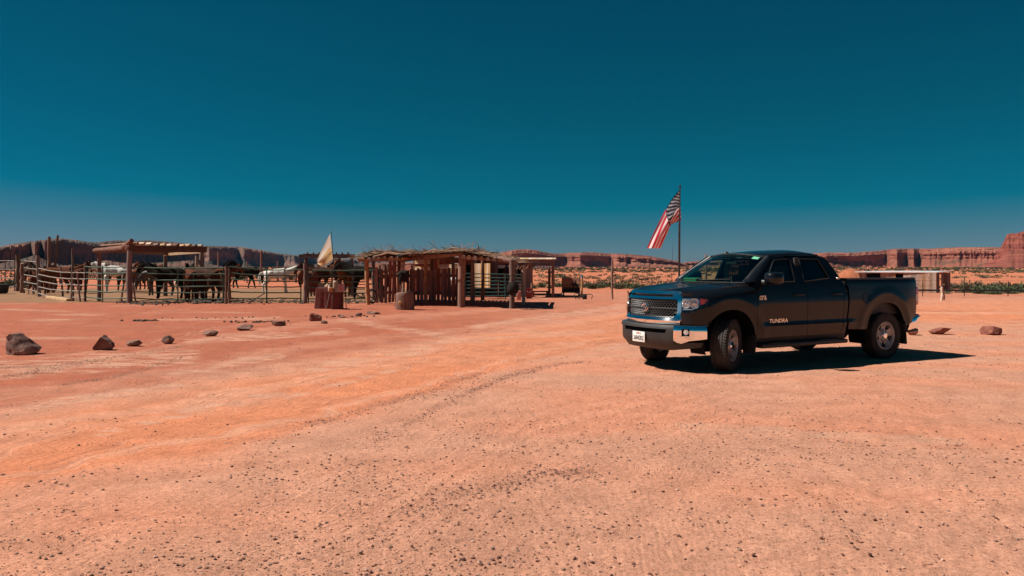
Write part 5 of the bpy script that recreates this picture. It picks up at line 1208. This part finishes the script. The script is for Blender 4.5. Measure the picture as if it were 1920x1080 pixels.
# ------------------------------------------------------------------ shack and store behind the arbor
def boards(o, p0, p1, z0, z1, w_, m, name='board', R=random.Random(31), gap=.01, th=.03, holes=()):
    a, b = Vector(p0), Vector(p1); L_ = (b-a).length; d = (b-a)/L_; n = Vector((-d.y, d.x)); t = 0
    while t < L_-.02:
        ww = min(w_*R.uniform(.85,1.15), L_-t); q0, q1 = a+d*(t+gap/2), a+d*(t+ww-gap/2); off = n*R.uniform(-.006,.006); zz = [(z0, z1)]
        for h0, h1, hz0, hz1 in holes:
            if h0 < t+ww/2 < h1: zz = [(u, v) for u, v in ((z0, hz0), (hz1, z1)) if v-u > .05]
        for u, v in zz:
            mb = MB(); mb.prism([(q0.x+off.x,q0.y+off.y,u),(q1.x+off.x,q1.y+off.y,u),(q1.x+off.x,q1.y+off.y,v+R.uniform(-.015,.015)),(q0.x+off.x,q0.y+off.y,v)],(n.x*th,n.y*th,0)); mb.build(name, M[m], o, 0)
        t += ww
def hboards(o, p0, p1, zs, h, m, th=.04):
    for z in zs: mb = MB(); mb.beam((*p0, z), (*p1, z), th, h); mb.build('board', M[m], o, 0)
o = empty('board_shack', (0,0,0), 0, 'sunlit raw pine board shack behind the picket wall', 'shack')
Ys = 42.0; X = lambda px, Y=Ys: (px-960)/F*Y
YR = lambda px: 44.2-(px-776)*.030
def XY(px): return ((px-960)/F*YR(px), YR(px))
T2 = 3.2
hboards(o, XY(776), XY(808), [zat(p, Ys) for p in (486,489.5,493)], .095, 'gold_wood'); hboards(o, XY(776), XY(808), [zat(p, Ys) for p in (501.5,505)], .095, 'gold_wood')
hboards(o, XY(822), XY(849), [zat(p, Ys) for p in (497.5,501.5,505.5,509)], .105, 'gold_wood'); hboards(o, XY(822), XY(849), [zat(p, Ys) for p in (513,517,521,525,529,533)], .1, 'red_board')
for px in (777,808,822,849): mb = MB(); mb.beam((*XY(px),0),(*XY(px),zat(484,Ys)),.09,.09); mb.build('post', M['gold_wood'], o, 0)
boards(o, XY(885),XY(919), .55, zat(494,Ys), .155, 'gold_wood')
boards(o, XY(867),XY(871.5), 0, zat(494,Ys), .13, 'gold_wood')
mb = MB(); mb.box((XY(877.5)[0],XY(877.5)[1]+.6,.95),(.34,.06,1.5)); mb.build('doorway', M['void'], o, 0)
mb = MB(); mb.box((X(846),Ys+2.0,2.35),(4.8,3.6,.08)); mb.build('roof', M['wood'], o, 0)
mb = MB(); mb.box((X(846),Ys+3.4,1.1),(4.6,.06,2.3)); mb.build('back_wall', M['red_board'], o, 0)
o = empty('notice_board', (XY(855.5)[0],XY(855.5)[1]-.5,0), -.6, 'framed brown notice board on the sunlit shack', 'notice board')
mb = MB(); mb.box((0,0,zat(504.5,Ys-.8)),(.36,.03,.50)); mb.build('panel', M['leather'], o, 0)
for c_, d_ in (((-.2,0,0),(.05,.05,.60)),((.2,0,0),(.05,.05,.60)),((0,0,.28),(.36,.05,.05)),((0,0,-.28),(.36,.05,.05))): mb = MB(); mb.box((c_[0],-.01,zat(504.5,Ys-.8)+c_[2]),d_); mb.build('frame', M['gold_wood'], o, 0)
for s in (-1,1): mb = MB(); mb.beam((s*.17,.05,0),(s*.17,.05,1.3),.06,.06); mb.build('leg', M['gold_wood'], o, 0)
o = empty('store_trailer', (0,0,0), 0, 'red-brown board store building with dark windows behind the saddled horses', 'building')
Yt = 44.5; X = lambda px: (px-960)/F*Yt
boards(o, (X(919),Yt),(X(984),Yt), 0, 1.95, .2, 'red_board', holes=((.35,1.0,1.15,1.72),(1.25,1.75,1.05,1.70)))
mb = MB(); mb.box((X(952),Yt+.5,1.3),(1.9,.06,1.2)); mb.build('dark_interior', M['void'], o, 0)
for px0, px1, py0, py1 in ((930,948,497,503),(953,957,496,502)): mb = MB(); mb.box(((X(px0)+X(px1))/2,Yt+.06,zat((py0+py1)/2,Yt)),(X(px1)-X(px0),.01,(py1-py0)/F*Yt)); mb.build('window_blind', M['white_cloth'], o, 0)
boards(o, (X(985),Yt-.1),(X(1001),Yt+2.5), 0, 1.95, .2, 'red_board')
mb = MB(); mb.box(((X(919)+X(1001))/2,Yt+1.6,2.0),(X(1001)-X(919)+.2,3.4,.07)); mb.build('roof', M['wood'], o, 0)
# white pickup behind the pickets is only a pale glimpse: a plain white cylinder on legs stands in for it
x, y = (852-960)/F*40, 40; mb = MB(); mb.lathe([(.0005,-.32),(.16,-.32),(.2,-.28),(.2,.28),(.16,.32),(.0005,.32)],18,'X',(0,0,.92)); o = mb.build('vehicle_stand_in', M['white_cloth'], None, 50, (x,y,0)); tag(o, 'small white tank glimpsed above the pickets below the notice board', 'tank')
for s in (-.2,.2): mb = MB(); mb.box((s,0,.36),(.06,.34,.72)); mb.build('stand_leg', M['wood'], o, 0)

# ------------------------------------------------------------------ awning with pennants
def awning():
    o = empty('wooden_awning', (0,0,0), 0, 'flat wooden awning on posts with white pennants under its beam', 'awning')
    Yf = gp(1037,558)[1]; Yb = Yf+3.2; X = lambda px, Y: (px-960)/F*Y; zt = zat(491, Yf)
    for i, (px, Y, r, m) in enumerate(((1037,Yf,.085,'wood'),(981.5,gp(982,572)[1],.075,'pale_wood'),(997.5,Yf+.3,.055,'log'),(1030,Yb,.08,'wood'))): lb(o, 'post', (X(px,Y),Y,-.1), (X(px,Y),Y,zt if i != 1 else zat(498,Y)), r, m, 210+i)
    mb = MB(); mb.beam((X(966,Yf),Yf,zt+.02),(X(1039,Yf),Yf,zt+.02),.10,.16); mb.build('beam', M['woodx'], o)
    mb = MB(); mb.beam((X(966,Yf),Yf-.02,zat(497.5,Yf)),(X(1037,Yf),Yf-.02,zat(497.5,Yf)),.05,.05); mb.build('beam', M['woodx'], o)
    for i in range(12):
        t = i/11; mb = MB(); x0 = lerp(X(966,Yf), X(1039,Yf), t); mb.beam((x0,Yf-.15,zt+.13),(x0+.2,Yb+.2,zt+.24),.17,.03); mb.build('roof_board', M['pale_wood'], o, 0)
    for i in range(6):
        px = 1005+5.6*i; x0 = X(px, Yf); z = zat(498.5, Yf); mb = MB(); a = i*.7
        mb.prism([(x0-.075,Yf-.06,z),(x0+.075,Yf-.05,z),(x0+.02+.03*math.sin(a),Yf-.10,z-.20)],(0,.006,0)); mb.build('pennant', M['white_cloth'], o, 0)
    for i in range(5):
        px = 970+5.6*i; x0 = X(px, Yf); z = zat(498.5, Yf); mb = MB(); mb.prism([(x0-.07,Yf-.06,z),(x0+.07,Yf-.05,z),(x0+.02,Yf-.09,z-.19)],(0,.006,0)); mb.build('pennant', M['red_cloth'], o, 0)
    for i in range(4):
        px = 968+6*i; a = Vector((X(px,Yf-.2),Yf-.2,zat(505,Yf))); lb(o, 'brace', a, a+Vector((.22,.1,.30)), .03, 'wood', 240+i, 6)
awning()
M['red_paint'] = mat('faded_red_paint', (.26,.03,.025), .6, 0, (.34,.05,.04), 6, 5)
x, y = gp(992,560); mb = MB(); mb.box((0,0,.25),(.30,.30,.46),None,.02); o = mb.build('red_cooler', M['red_paint'], None, 50, (x,y,0)); tag(o, 'red cooler box beside the awning post', 'cooler')
mb = MB(); mb.box((0,0,.505),(.32,.32,.05),None,.015); mb.build('lid', M['red_paint'], o); mb = MB(); mb.tube([(-.1,-.16,.4),(-.06,-.2,.34),(.06,-.2,.34),(.1,-.16,.4)],.012,5); mb.build('handle', M['white_cloth'], o)
x, y = gp(973,563); mb = MB(); mb.box((0,0,.22),(.22,.22,.44),None,.02); o = mb.build('pink_drum', mat('pink_plastic', (.55,.22,.17), .6), None, 50, (x+.0,y+.6,0)); tag(o, 'pinkish bucket behind the bag post', 'bucket'); mb = MB(); mb.tube([(-.1,0,.45),(0,0,.56),(.1,0,.45)],.01,5); mb.build('handle', M['dark_pipe'], o)
x, y = gp(1013,557); o = empty('picnic_bench', (x,y,0), .1, 'low dark bench in the shade of the awning', 'bench')
mb = MB(); mb.box((0,0,.30),(.95,.45,.06)); mb.build('seat', M['wood'], o, 0)
for s in (-.38,.38): mb = MB(); mb.box((s,0,.135),(.08,.40,.27)); mb.build('leg', M['wood'], o, 0)

# ------------------------------------------------------------------ sign board
def sign_board():
    Y = 43.5; X = lambda px: (px-960)/F*Y; o = empty('sign_board', (X(1070.5),Y,0), -.38, 'square sign printed with a rider silhouette against a sunset', 'sign')
    w_, h_ = (1087-1054)/F*Y/math.cos(.38), (549-520.5)/F*Y; zc = zat(534.8,Y)
    mb = MB(); mb.box((0,0,zc),(w_,.04,h_)); mb.build('board', mat('dark_board', (.05,.03,.025), .7), o, 0)
    bandc = [((.015,.012,.014),.0,.26),((.16,.055,.03),.26,.36),((.32,.13,.06),.36,.58),((.40,.18,.09),.58,.80),((.32,.14,.09),.80,1.0)]
    for i, (c, a, b) in enumerate(bandc):
        mb = MB(); z0 = zc-h_/2+h_*a; z1 = zc-h_/2+h_*b; mb.add([(-w_*.48,-.023,z0),(w_*.48,-.023,z0+(.05 if i == 1 else 0)),(w_*.48,-.023,z1+(.05 if i == 0 else 0)),(-w_*.48,-.023,z1)],[(0,1,2,3)]); mb.build('printed_band', mat('print_%d' % i, c, .6), o, 0)
    sil = [(.02,.26),(.10,.26),(.11,.42),(.16,.46),(.26,.45),(.30,.40),(.32,.26),(.39,.26),(.38,.44),(.41,.52),(.40,.60),(.34,.61),(.26,.61),(.27,.68),(.25,.74),(.265,.80),(.235,.85),(.20,.85),(.165,.80),(.19,.74),(.16,.66),(.15,.60),(.08,.60),(.02,.68),(-.02,.70),(-.04,.64),(-.09,.56),(-.06,.53),(.0,.56),(.04,.50),(.05,.40)]
    mb = MB(); sx = [(w_*(.06+u*.95), -.026, zc-h_/2+h_*v) for u, v in sil]; mb.add(sx, [tuple(range(len(sx)))]); mb.build('rider_silhouette', mat('silhouette_ink', (.012,.01,.012), .7), o, 0)
    mb = MB(); R = random.Random(2); u = -.36
    while u < .38:
        l = R.uniform(.05,.12); mb.box((w_*(u+l/2),-.025,zc+h_*.455),(w_*l*.8,.004,.045)); u += l
    mb.build('title_strip', mat('title_ink', (.40,.20,.13), .7), o, 0)
    for s in (-1,1): mb = MB(); mb.beam((s*w_*.42,.05,-.05),(s*w_*.40,.05,zc),.06,.06); mb.build('leg', M['wood'], o, 0); mb = MB(); mb.beam((s*w_*.42,.03,.24),(s*w_*.62,-.35,-.02),.04,.04); mb.build('brace', M['wood'], o, 0)
sign_board()
x, y = gp(1091,558); mb = MB(); mb.tube([(0,0,-.1),(0,0,.6),(.02,0,1.06)],.055,10); o = mb.build('bollard_post', M['pale_wood'], None, 50, (x,y,0)); tag(o, 'short post with a blue cap right of the sign board', 'post')
mb = MB(); mb.tube([(.02,0,1.02),(.02,0,1.16)],.058,10); mb.build('cap', mat('blue_cap', (.05,.22,.36), .5), o)
x, y = gp(1093,561); o = empty('tie_rack', (x,y,0), 0, 'low bent steel rack with a dark box right of the sign board', 'rack')
mb = MB(); mb.tube([(-.35,0,.0),(-.42,.05,.22),(-.38,.1,.30),(0,0,.24),(.40,0,.24),(.48,0,.2),(.42,.02,0)],.02,6); mb.build('frame', M['dark_pipe'], o); mb = MB(); mb.box((.08,-.02,.11),(.22,.2,.22),None,.02); mb.build('box', M['black_rub'], o); mb = MB(); mb.tube([(-.2,-.3,0),(-.1,0,.25),(-.25,.3,0)],.018,6); mb.build('leg', M['dark_pipe'], o)

# ------------------------------------------------------------------ stall table, stand, pale flag
x, y = gp(612,579); M['tablewood'] = mat('pale_table_wood', (.36,.17,.08), .7, 0, (.46,.24,.12), 8, 5)
o = empty('stall_table', (x-.1,y+.25,0), 0, 'small table under a dark red cloth reaching the ground', 'table')
mb = MB(); rows = []
for v, z in ((0,.80),(.02,.795),(.25,.62),(.6,.33),(1,.02)):
    row = []
    for a in np.linspace(0,2*math.pi,41)[:-1]:
        c, s = math.cos(a), math.sin(a); q = max(abs(c)/.30, abs(s)/.28); k = 1/q; f_ = 1+.22*v+.04*v*math.sin(a*9)+.02*v*math.sin(a*17); row.append((c*k*f_, s*k*f_, z))
    rows.append(row)
mb.loft(rows, True); mb.add([(p[0],p[1],p[2]) for p in rows[0]],[tuple(range(40))]); mb.build('tablecloth', M['red_cloth'], o)
mb = MB(); mb.box((0,0,.775),(.56,.52,.03)); mb.build('tabletop', M['tablewood'], o, 0)
mb = MB(); mb.lathe([(.0005,0),(.08,0),(.12,.05),(.11,.08),(.0005,.07)],14,'Z'); mb.tube([(-.05,0,.07),(0,0,.13),(.05,.02,.08)],.035,7); tag(mb.build('basket', M['pale_wood'], None, 50, (x+.02,y+.1,.81)), 'small tan basket on the dark red cloth', 'basket')
x2, y2 = gp(633,580); o = empty('display_stand', (x2,y2,0), .15, 'folding steel stand with a tray right of the red table', 'stand')
for i, (a, b) in enumerate((((-.42,-.05,0),(-.28,-.02,.66)),((-.20,-.08,0),(-.17,0,.66)),((.12,.02,0),(.12,.02,.66)),((.32,0,0),(.30,.0,.66)))): mb = MB(); mb.tube([a,b],.014,6); mb.build('leg', M['grey_pipe'] if i < 2 else M['dark_pipe'], o)
mb = MB(); mb.box((.02,.12,.67),(.68,.42,.03)); mb.build('tray', M['tablewood'], o, 0); mb = MB(); mb.box((-.02,.20,.33),(.44,.30,.62),None,.02); mb.build('cloth_skirt', M['red_cloth'], o)
mb = MB(); mb.box((0,0,.13),(.26,.03,.26)); so_ = mb.build('paper_notice', mat('pinkish_paper', (.50,.36,.36), .8, 0, (.42,.22,.24), 9, 4), None, 0, (x2+.14,y2-.06,.69)); tag(so_, 'pale pink paper notice leaning on the stand', 'notice')
mb = MB(); mb.add([(-.06,-.017,.05),(.06,-.017,.05),(.06,-.017,.10),(-.06,-.017,.10)],[(0,1,2,3)]); mb.add([(-.05,-.017,.14),(.03,-.017,.16),(.05,-.017,.22),(-.04,-.017,.20)],[(0,1,2,3)]); mb.build('print', M['redink'], so_, 0)
mb = MB(); mb.tube([(0,0,0),(0,0,.34)],[.10,.105],12); mb.tube([(0,0,.34),(.0,0,.40)],[.105,.07],12); tag(mb.build('jar', mat('tan_jar', (.30,.20,.13), .6, 0, (.38,.27,.18), 8, 4), None, 50, (x2-.10,y2+.10,.685)), 'tall tan jar on the stand left of the paper notice', 'jar')
mb = MB(); mb.lathe([(.0005,0),(.04,0),(.04,.16),(.018,.21),(.018,.26),(.0005,.26)],10,'Z'); tag(mb.build('bottle', M['white_cloth'], None, 50, (x2-.33,y2+.06,.685)), 'white bottle on the left corner of the stand', 'bottle')
mb = MB(); mb.box((0,0,.07),(.17,.14,.14),None,.01); tag(mb.build('orange_box', mat('orange_card', (.52,.20,.06), .7), None, 50, (x2-.24,y2-.04,.685)), 'small orange box below the white bottle', 'box')
def cloth(name, parent, f, nu, nv, colour, mats, th=.0):
    vs = [f(i/nu, j/nv) for j in range(nv+1) for i in range(nu+1)]; fs = []; ks = []
    for j in range(nv):
        for i in range(nu): fs.append((j*(nu+1)+i, j*(nu+1)+i+1, (j+1)*(nu+1)+i+1, (j+1)*(nu+1)+i)); ks.append(colour((i+.5)/nu, (j+.5)/nv))
    mb = MB(); mb.v = [tuple(v) for v in vs]; mb.f = fs; mb.m = ks; return mb.build(name, mats, parent, 60)
def trans_cloth(name, c, c2=None):
    m = mat(name, c, .9, 0, c2, 4, 4); t = m.node_tree; b = t.nodes['Principled BSDF']; o = t.nodes['Material Output']; tr = t.nodes.new('ShaderNodeBsdfTranslucent'); x = t.nodes.new('ShaderNodeMixShader'); x.inputs[0].default_value = .45
    tr.inputs[0].default_value = (*c, 1); t.links.new(b.outputs[0], x.inputs[1]); t.links.new(tr.outputs[0], x.inputs[2]); t.links.new(x.outputs[0], o.inputs[0]); return m
Yp = y2+.3; o = empty('pale_flag', ((630-960)/F*Yp,Yp,0), 0, 'cream and yellow flag on a thin leaning pole above the stall', 'flag')
kx = 1/F*Yp; top = Vector((-9*kx, 0, zat(436,Yp))); foot = Vector((0,0,0))
mb = MB(); mb.tube([foot, foot.lerp(top,.5)+Vector((.03,0,0)), top],[.018,.015,.010],6); mb.build('pole', M['dark_pipe'], o)
mb = MB(); mb.lathe([(.0005,-.03),(.02,0),(.0005,.05)],8,'Z',tuple(top)); mb.build('finial', M['dark_pipe'], o)
def pf_(u, v):
    a = Vector(((618.8-630)*kx, 0, zat(438,Yp))); b = Vector(((624-630)*kx, 0, zat(485,Yp))); c = Vector(((587-630)*kx,.55,zat(489,Yp))); d = Vector(((592-630)*kx,.6,zat(499,Yp)))
    h = a.lerp(b, v); e = c.lerp(d, v); e.x += .62*v*v*0; p = h.lerp(e, u); p.z += -.10*math.sin(u*math.pi)*(1-v)*-0.3-.05*v*math.sin(u*math.pi)
    p.y += .05*math.sin(u*5+v*3)*u+.03*math.sin(v*6+u*2)*u; p.x += .02*math.sin(v*8)*u; return p
def pcol(u, v):
    w_ = v+.16*math.sin(u*3)-.25*(u-.5); return 2 if (abs(w_-.86) < .018 and u < .7 or abs(w_-.93) < .014 and .1 < u < .65) else (1 if w_ > .62 else 0)
cloth('flag_cloth', o, pf_, 36, 36, pcol, [trans_cloth('cream_cloth', (.84,.76,.62), (.88,.82,.70)), trans_cloth('yellow_cloth', (.82,.56,.24), (.86,.66,.36)), trans_cloth('brown_print', (.16,.10,.05))])

# ------------------------------------------------------------------ striped flag on the tall pole
Yf = 30.0; xf = (1273.5-960)/F*Yf; o = empty('striped_flag', (xf,Yf,0), 0, 'red and white striped flag with starred blue corner on a tall pole', 'flag'); kx = Yf/F
mb = MB(); mb.tube([(0,0,-.1),(.0,0,1.6),(.01,0,zat(417,Yf))],[.045,.042,.040],8); mb.tube([(.012,0,zat(417,Yf)-.05),(.03,0,zat(352,Yf))],[.028,.024],8); mb.build('pole', M['dark_pipe'], o)
mb = MB(); mb.lathe([(.0005,-.05),(.03,-.04),(.04,.0),(.03,.05),(.0005,.07)],8,'Z',(.03,0,zat(350,Yf))); mb.build('finial', M['dark_pipe'], o)
def ff_(u, v):                                # u along the fly, v down the hoist
    h = Vector(((1275.5-1273.5+1.5*v)*kx, -.03, zat(lerp(357,413,v),Yf)))
    # top edge falls to the lower left, bottom edge gathers behind it
    t1 = Vector(((lerp(1275,1217.5,u**.92)-1273.5)*kx, 0, zat(357+108*(u**1.25),Yf))); t2 = Vector(((1277-1273.5)*kx, 0, zat(413,Yf)))
    b = [(0,1277,413),(.13,1268,417),(.26,1259,421),(.5,1254,436),(.75,1249,450),(1,1243.5,465)]
    bx = float(np.interp(u,[q[0] for q in b],[q[1] for q in b])); by = float(np.interp(u,[q[0] for q in b],[q[2] for q in b]))
    t2 = Vector(((bx-1273.5)*kx, 0, zat(by,Yf))); g = min(1, u*4); vf = lerp(1.0,.56,sst(.05,.38,u))
    if v <= vf: q = v/vf; p = t1.lerp(t2, q); p.y += g*(.07*math.sin(q*6.5+u*2.5)+.03*math.sin(q*13+u*7))
    else: q = (v-vf)/(1-vf); p = t2.lerp(t1, q*.72); p.y += g*(.10+.05*math.sin(q*6))*min(1, q*4)
    p.x += g*.012*math.sin(q*9+u*4); p.y += .45*u; return p
STARS = []
for r in range(9):
    for c in range(6 if r % 2 == 0 else 5): STARS.append(((.4/12)*(1+2*c+(r % 2)), (7/13/10)*(1+r)))
def fcol(u, v):
    if u < .4 and v < 7/13:
        for su, sv in STARS:
            dx, dy = (u-su)*1.9, v-sv; r = math.hypot(dx, dy)
            if r < .0335:
                a = (math.atan2(dx, -dy)/(2*math.pi/5)+.5) % 1-.5; a = abs(a)*2*math.pi/5; R_ = .0335; ri = R_*.45
                # edge of a five pointed star
                x1, y1 = R_, 0; x2_, y2_ = ri*math.cos(math.pi/5), ri*math.sin(math.pi/5); px_, py_ = r*math.cos(a), r*math.sin(a)
                if (x2_-x1)*(py_-y1)-(y2_-y1)*(px_-x1) > 0: return 1
        return 2
    return 0 if int(v*13) % 2 == 0 else 1
cloth('flag_cloth', o, ff_, 150, 104, fcol, [trans_cloth('flag_red', (.62,.025,.06)), trans_cloth('flag_white', (.86,.82,.80)), trans_cloth('flag_blue', (.010,.02,.055))])

# ------------------------------------------------------------------ right background: wire fence, shed, earth lodge, van
o = empty('wire_fence', (0,0,0), 0, 'thin steel fence posts joined by a dark pipe rail right of the truck', 'fence')
for px, t in ((1730,527),(1808,519),(1890,527),(1970,520)):
    Y = 43; x = (px-960)/F*Y; mb = MB(); mb.tube([(x,Y,-.1),(x+.01,Y,zat(t,Y))],.022,6); mb.build('post', M['dark_pipe'], o)
mb = MB(); mb.tube([((px-960)/F*43,43,zat(544.5+.3*math.sin(px*.05),43)) for px in range(1690,2060,20)],.05,7); mb.build('rail', M['dark_pipe'], o)
for dz in (526,535):
    mb = MB(); mb.tube([((px-960)/F*43,43.03,zat(dz+.6*math.sin(px*.04),43)) for px in range(1690,2060,20)],.004,4); mb.build('wire', M['dark_pipe'], o)
def shed():
    Y = 76.0; X = lambda px: (px-960)/F*Y; z0 = -1.5; z1 = zat(511.5,Y); o = empty('board_shed', (0,0,0), 0, 'low weathered board shed with bright metal roof right of the truck', 'shed')
    boards(o, (X(1645),Y+4.2),(X(1755),Y), z0, z1, .32, 'log', holes=((3.6,4.2,-.2,z1-.12),)); boards(o, (X(1756),Y),((1782-960)/F*(Y+2.8),Y+2.8), z0, z1, .3, 'wood', holes=((.9,1.5,-1.0,z1-.15),))
    mb = MB(); mb.box(((X(1700)),Y+3.0,-.2),(5.0,.1,2.2)); mb.build('back_wall', M['void'], o, 0)
    mb = MB(); mb.prism([(X(1640)-.2,Y+4.1,z1+.02),(X(1757),Y-.06,z1+.02),((1784-960)/F*(Y+3.0),Y+3.0,z1+.10),(X(1700),Y+4.8,z1+.10)],(0,0,.07)); mb.build('roof', mat('sun_glint_white', (.80,.80,.80), .3, .2), o, 0)  # white colour carries the sun's glint off the metal roof
    mb = MB(); mb.box(((1768-960)/F*(Y+1.2),Y+1.2,-.15),(.3,.05,.18)); mb.build('lamp', M['white_cloth'], o, 0)
shed()
Y = 92.0; x = (1598-960)/F*Y; mb = MB(); rows = []
for v in np.linspace(0,1,12):
    r = 2.0*math.cos(v*1.45)+.35*(1-v); z = -1.6+ (zat(503.5,Y)+1.6)*math.sin(v*1.45)/math.sin(1.45)
    rows.append([((r+.06*nz(math.cos(a)*2,math.sin(a)*2,v*4))*math.cos(a),(r)*math.sin(a),z+.05*nz(a,v*5,2)) for a in np.linspace(0,6.283,33)[:-1]])
rows.append([(0,0,zat(503.3,Y))]*32); mb.loft(rows, True); o = mb.build('earth_lodge', mat('packed_earth', (.27,.08,.035), .95, 0, (.36,.12,.055), 2, 6, None, .6), None, 60, (x,Y,0)); tag(o, 'round orange earth-covered lodge seen above the truck bed', 'lodge')
mb = MB(); mb.lathe([(.35,0),(.32,.12),(.2,.12),(.2,0)],12,'Z',(-.1,0,zat(504,Y))); mb.build('smoke_hole', M['wood'], o)
mb = MB(); mb.prism([(-.5,-2.35,-1.5),(.5,-2.35,-1.5),(.42,-2.0,.2),(-.42,-2.0,.2)],(0,.3,0)); mb.build('doorway', M['wood'], o, 0)
def van():
    Y = 66; z0 = -1.2; o = empty('white_van', ((1580-960)/F*Y,Y,z0), .12, 'white van parked behind the truck bed', 'van'); W = M['white_cloth']
    side = [(-2.3,.35),(2.2,.35),(2.35,.8),(2.2,1.05),(1.35,1.2),(.75,1.72),(.4,1.78),(-2.1,1.80),(-2.35,1.6),(-2.38,.6)]
    mb = MB(); mb.prism([(a,-.9,b) for a, b in side],(0,1.8,0)); mb.build('body', W, o, 30)
    for s in (-1,1):
        for a, b in ((-2.1,-1.0),(-.9,.1),(.2,.95)):
            mb = MB(); mb.add([(a,s*.905,1.18),(b,s*.905,1.18),(min(b,.62) if b > .5 else b,s*.905,1.62),(a,s*.905,1.62)],[(0,1,2,3)]); mb.build('window', M['void'], o, 0)
        for q in (-1.5,1.45): mb = MB(); mb.lathe([(.0005,-.1),(.2,-.1),(.33,-.08),(.35,0),(.33,.08),(.2,.1),(.0005,.1)],18,'Y',(q,s*.82,.35)); mb.build('wheel', M['tyre'], o)
    mb = MB(); mb.add([(1.37,-.8,1.22),(1.37,.8,1.22),(.80,.7,1.70),(.80,-.7,1.70)],[(0,1,2,3)]); mb.v = [(a+.012,b,c+.01) for a,b,c in mb.v]; mb.build('windscreen', M['void'], o, 0)
van()
post(1632,530,503,2.5,'distant pole standing behind the truck bed',51,group=None)
# ------------------------------------------------------------------ haze
def haze():
    mb = MB(); mb.box((0, 2000, 55), (6000, 6000, 120)); mb.v = [(x, y, z if z > 0 else -7) for x, y, z in mb.v]
    m = bpy.data.materials.new('haze'); m.use_nodes = True; t = m.node_tree; t.nodes.remove(t.nodes['Principled BSDF'])
    v = t.nodes.new('ShaderNodeVolumePrincipled'); v.inputs['Density'].default_value = .00002; v.inputs['Color'].default_value = (.22,.6,1,1); t.links.new(v.outputs[0], t.nodes['Material Output'].inputs['Volume'])
    tag(mb.build('haze', m, None, 0), 'faint blue desert haze', 'haze', None, 'stuff')
haze()
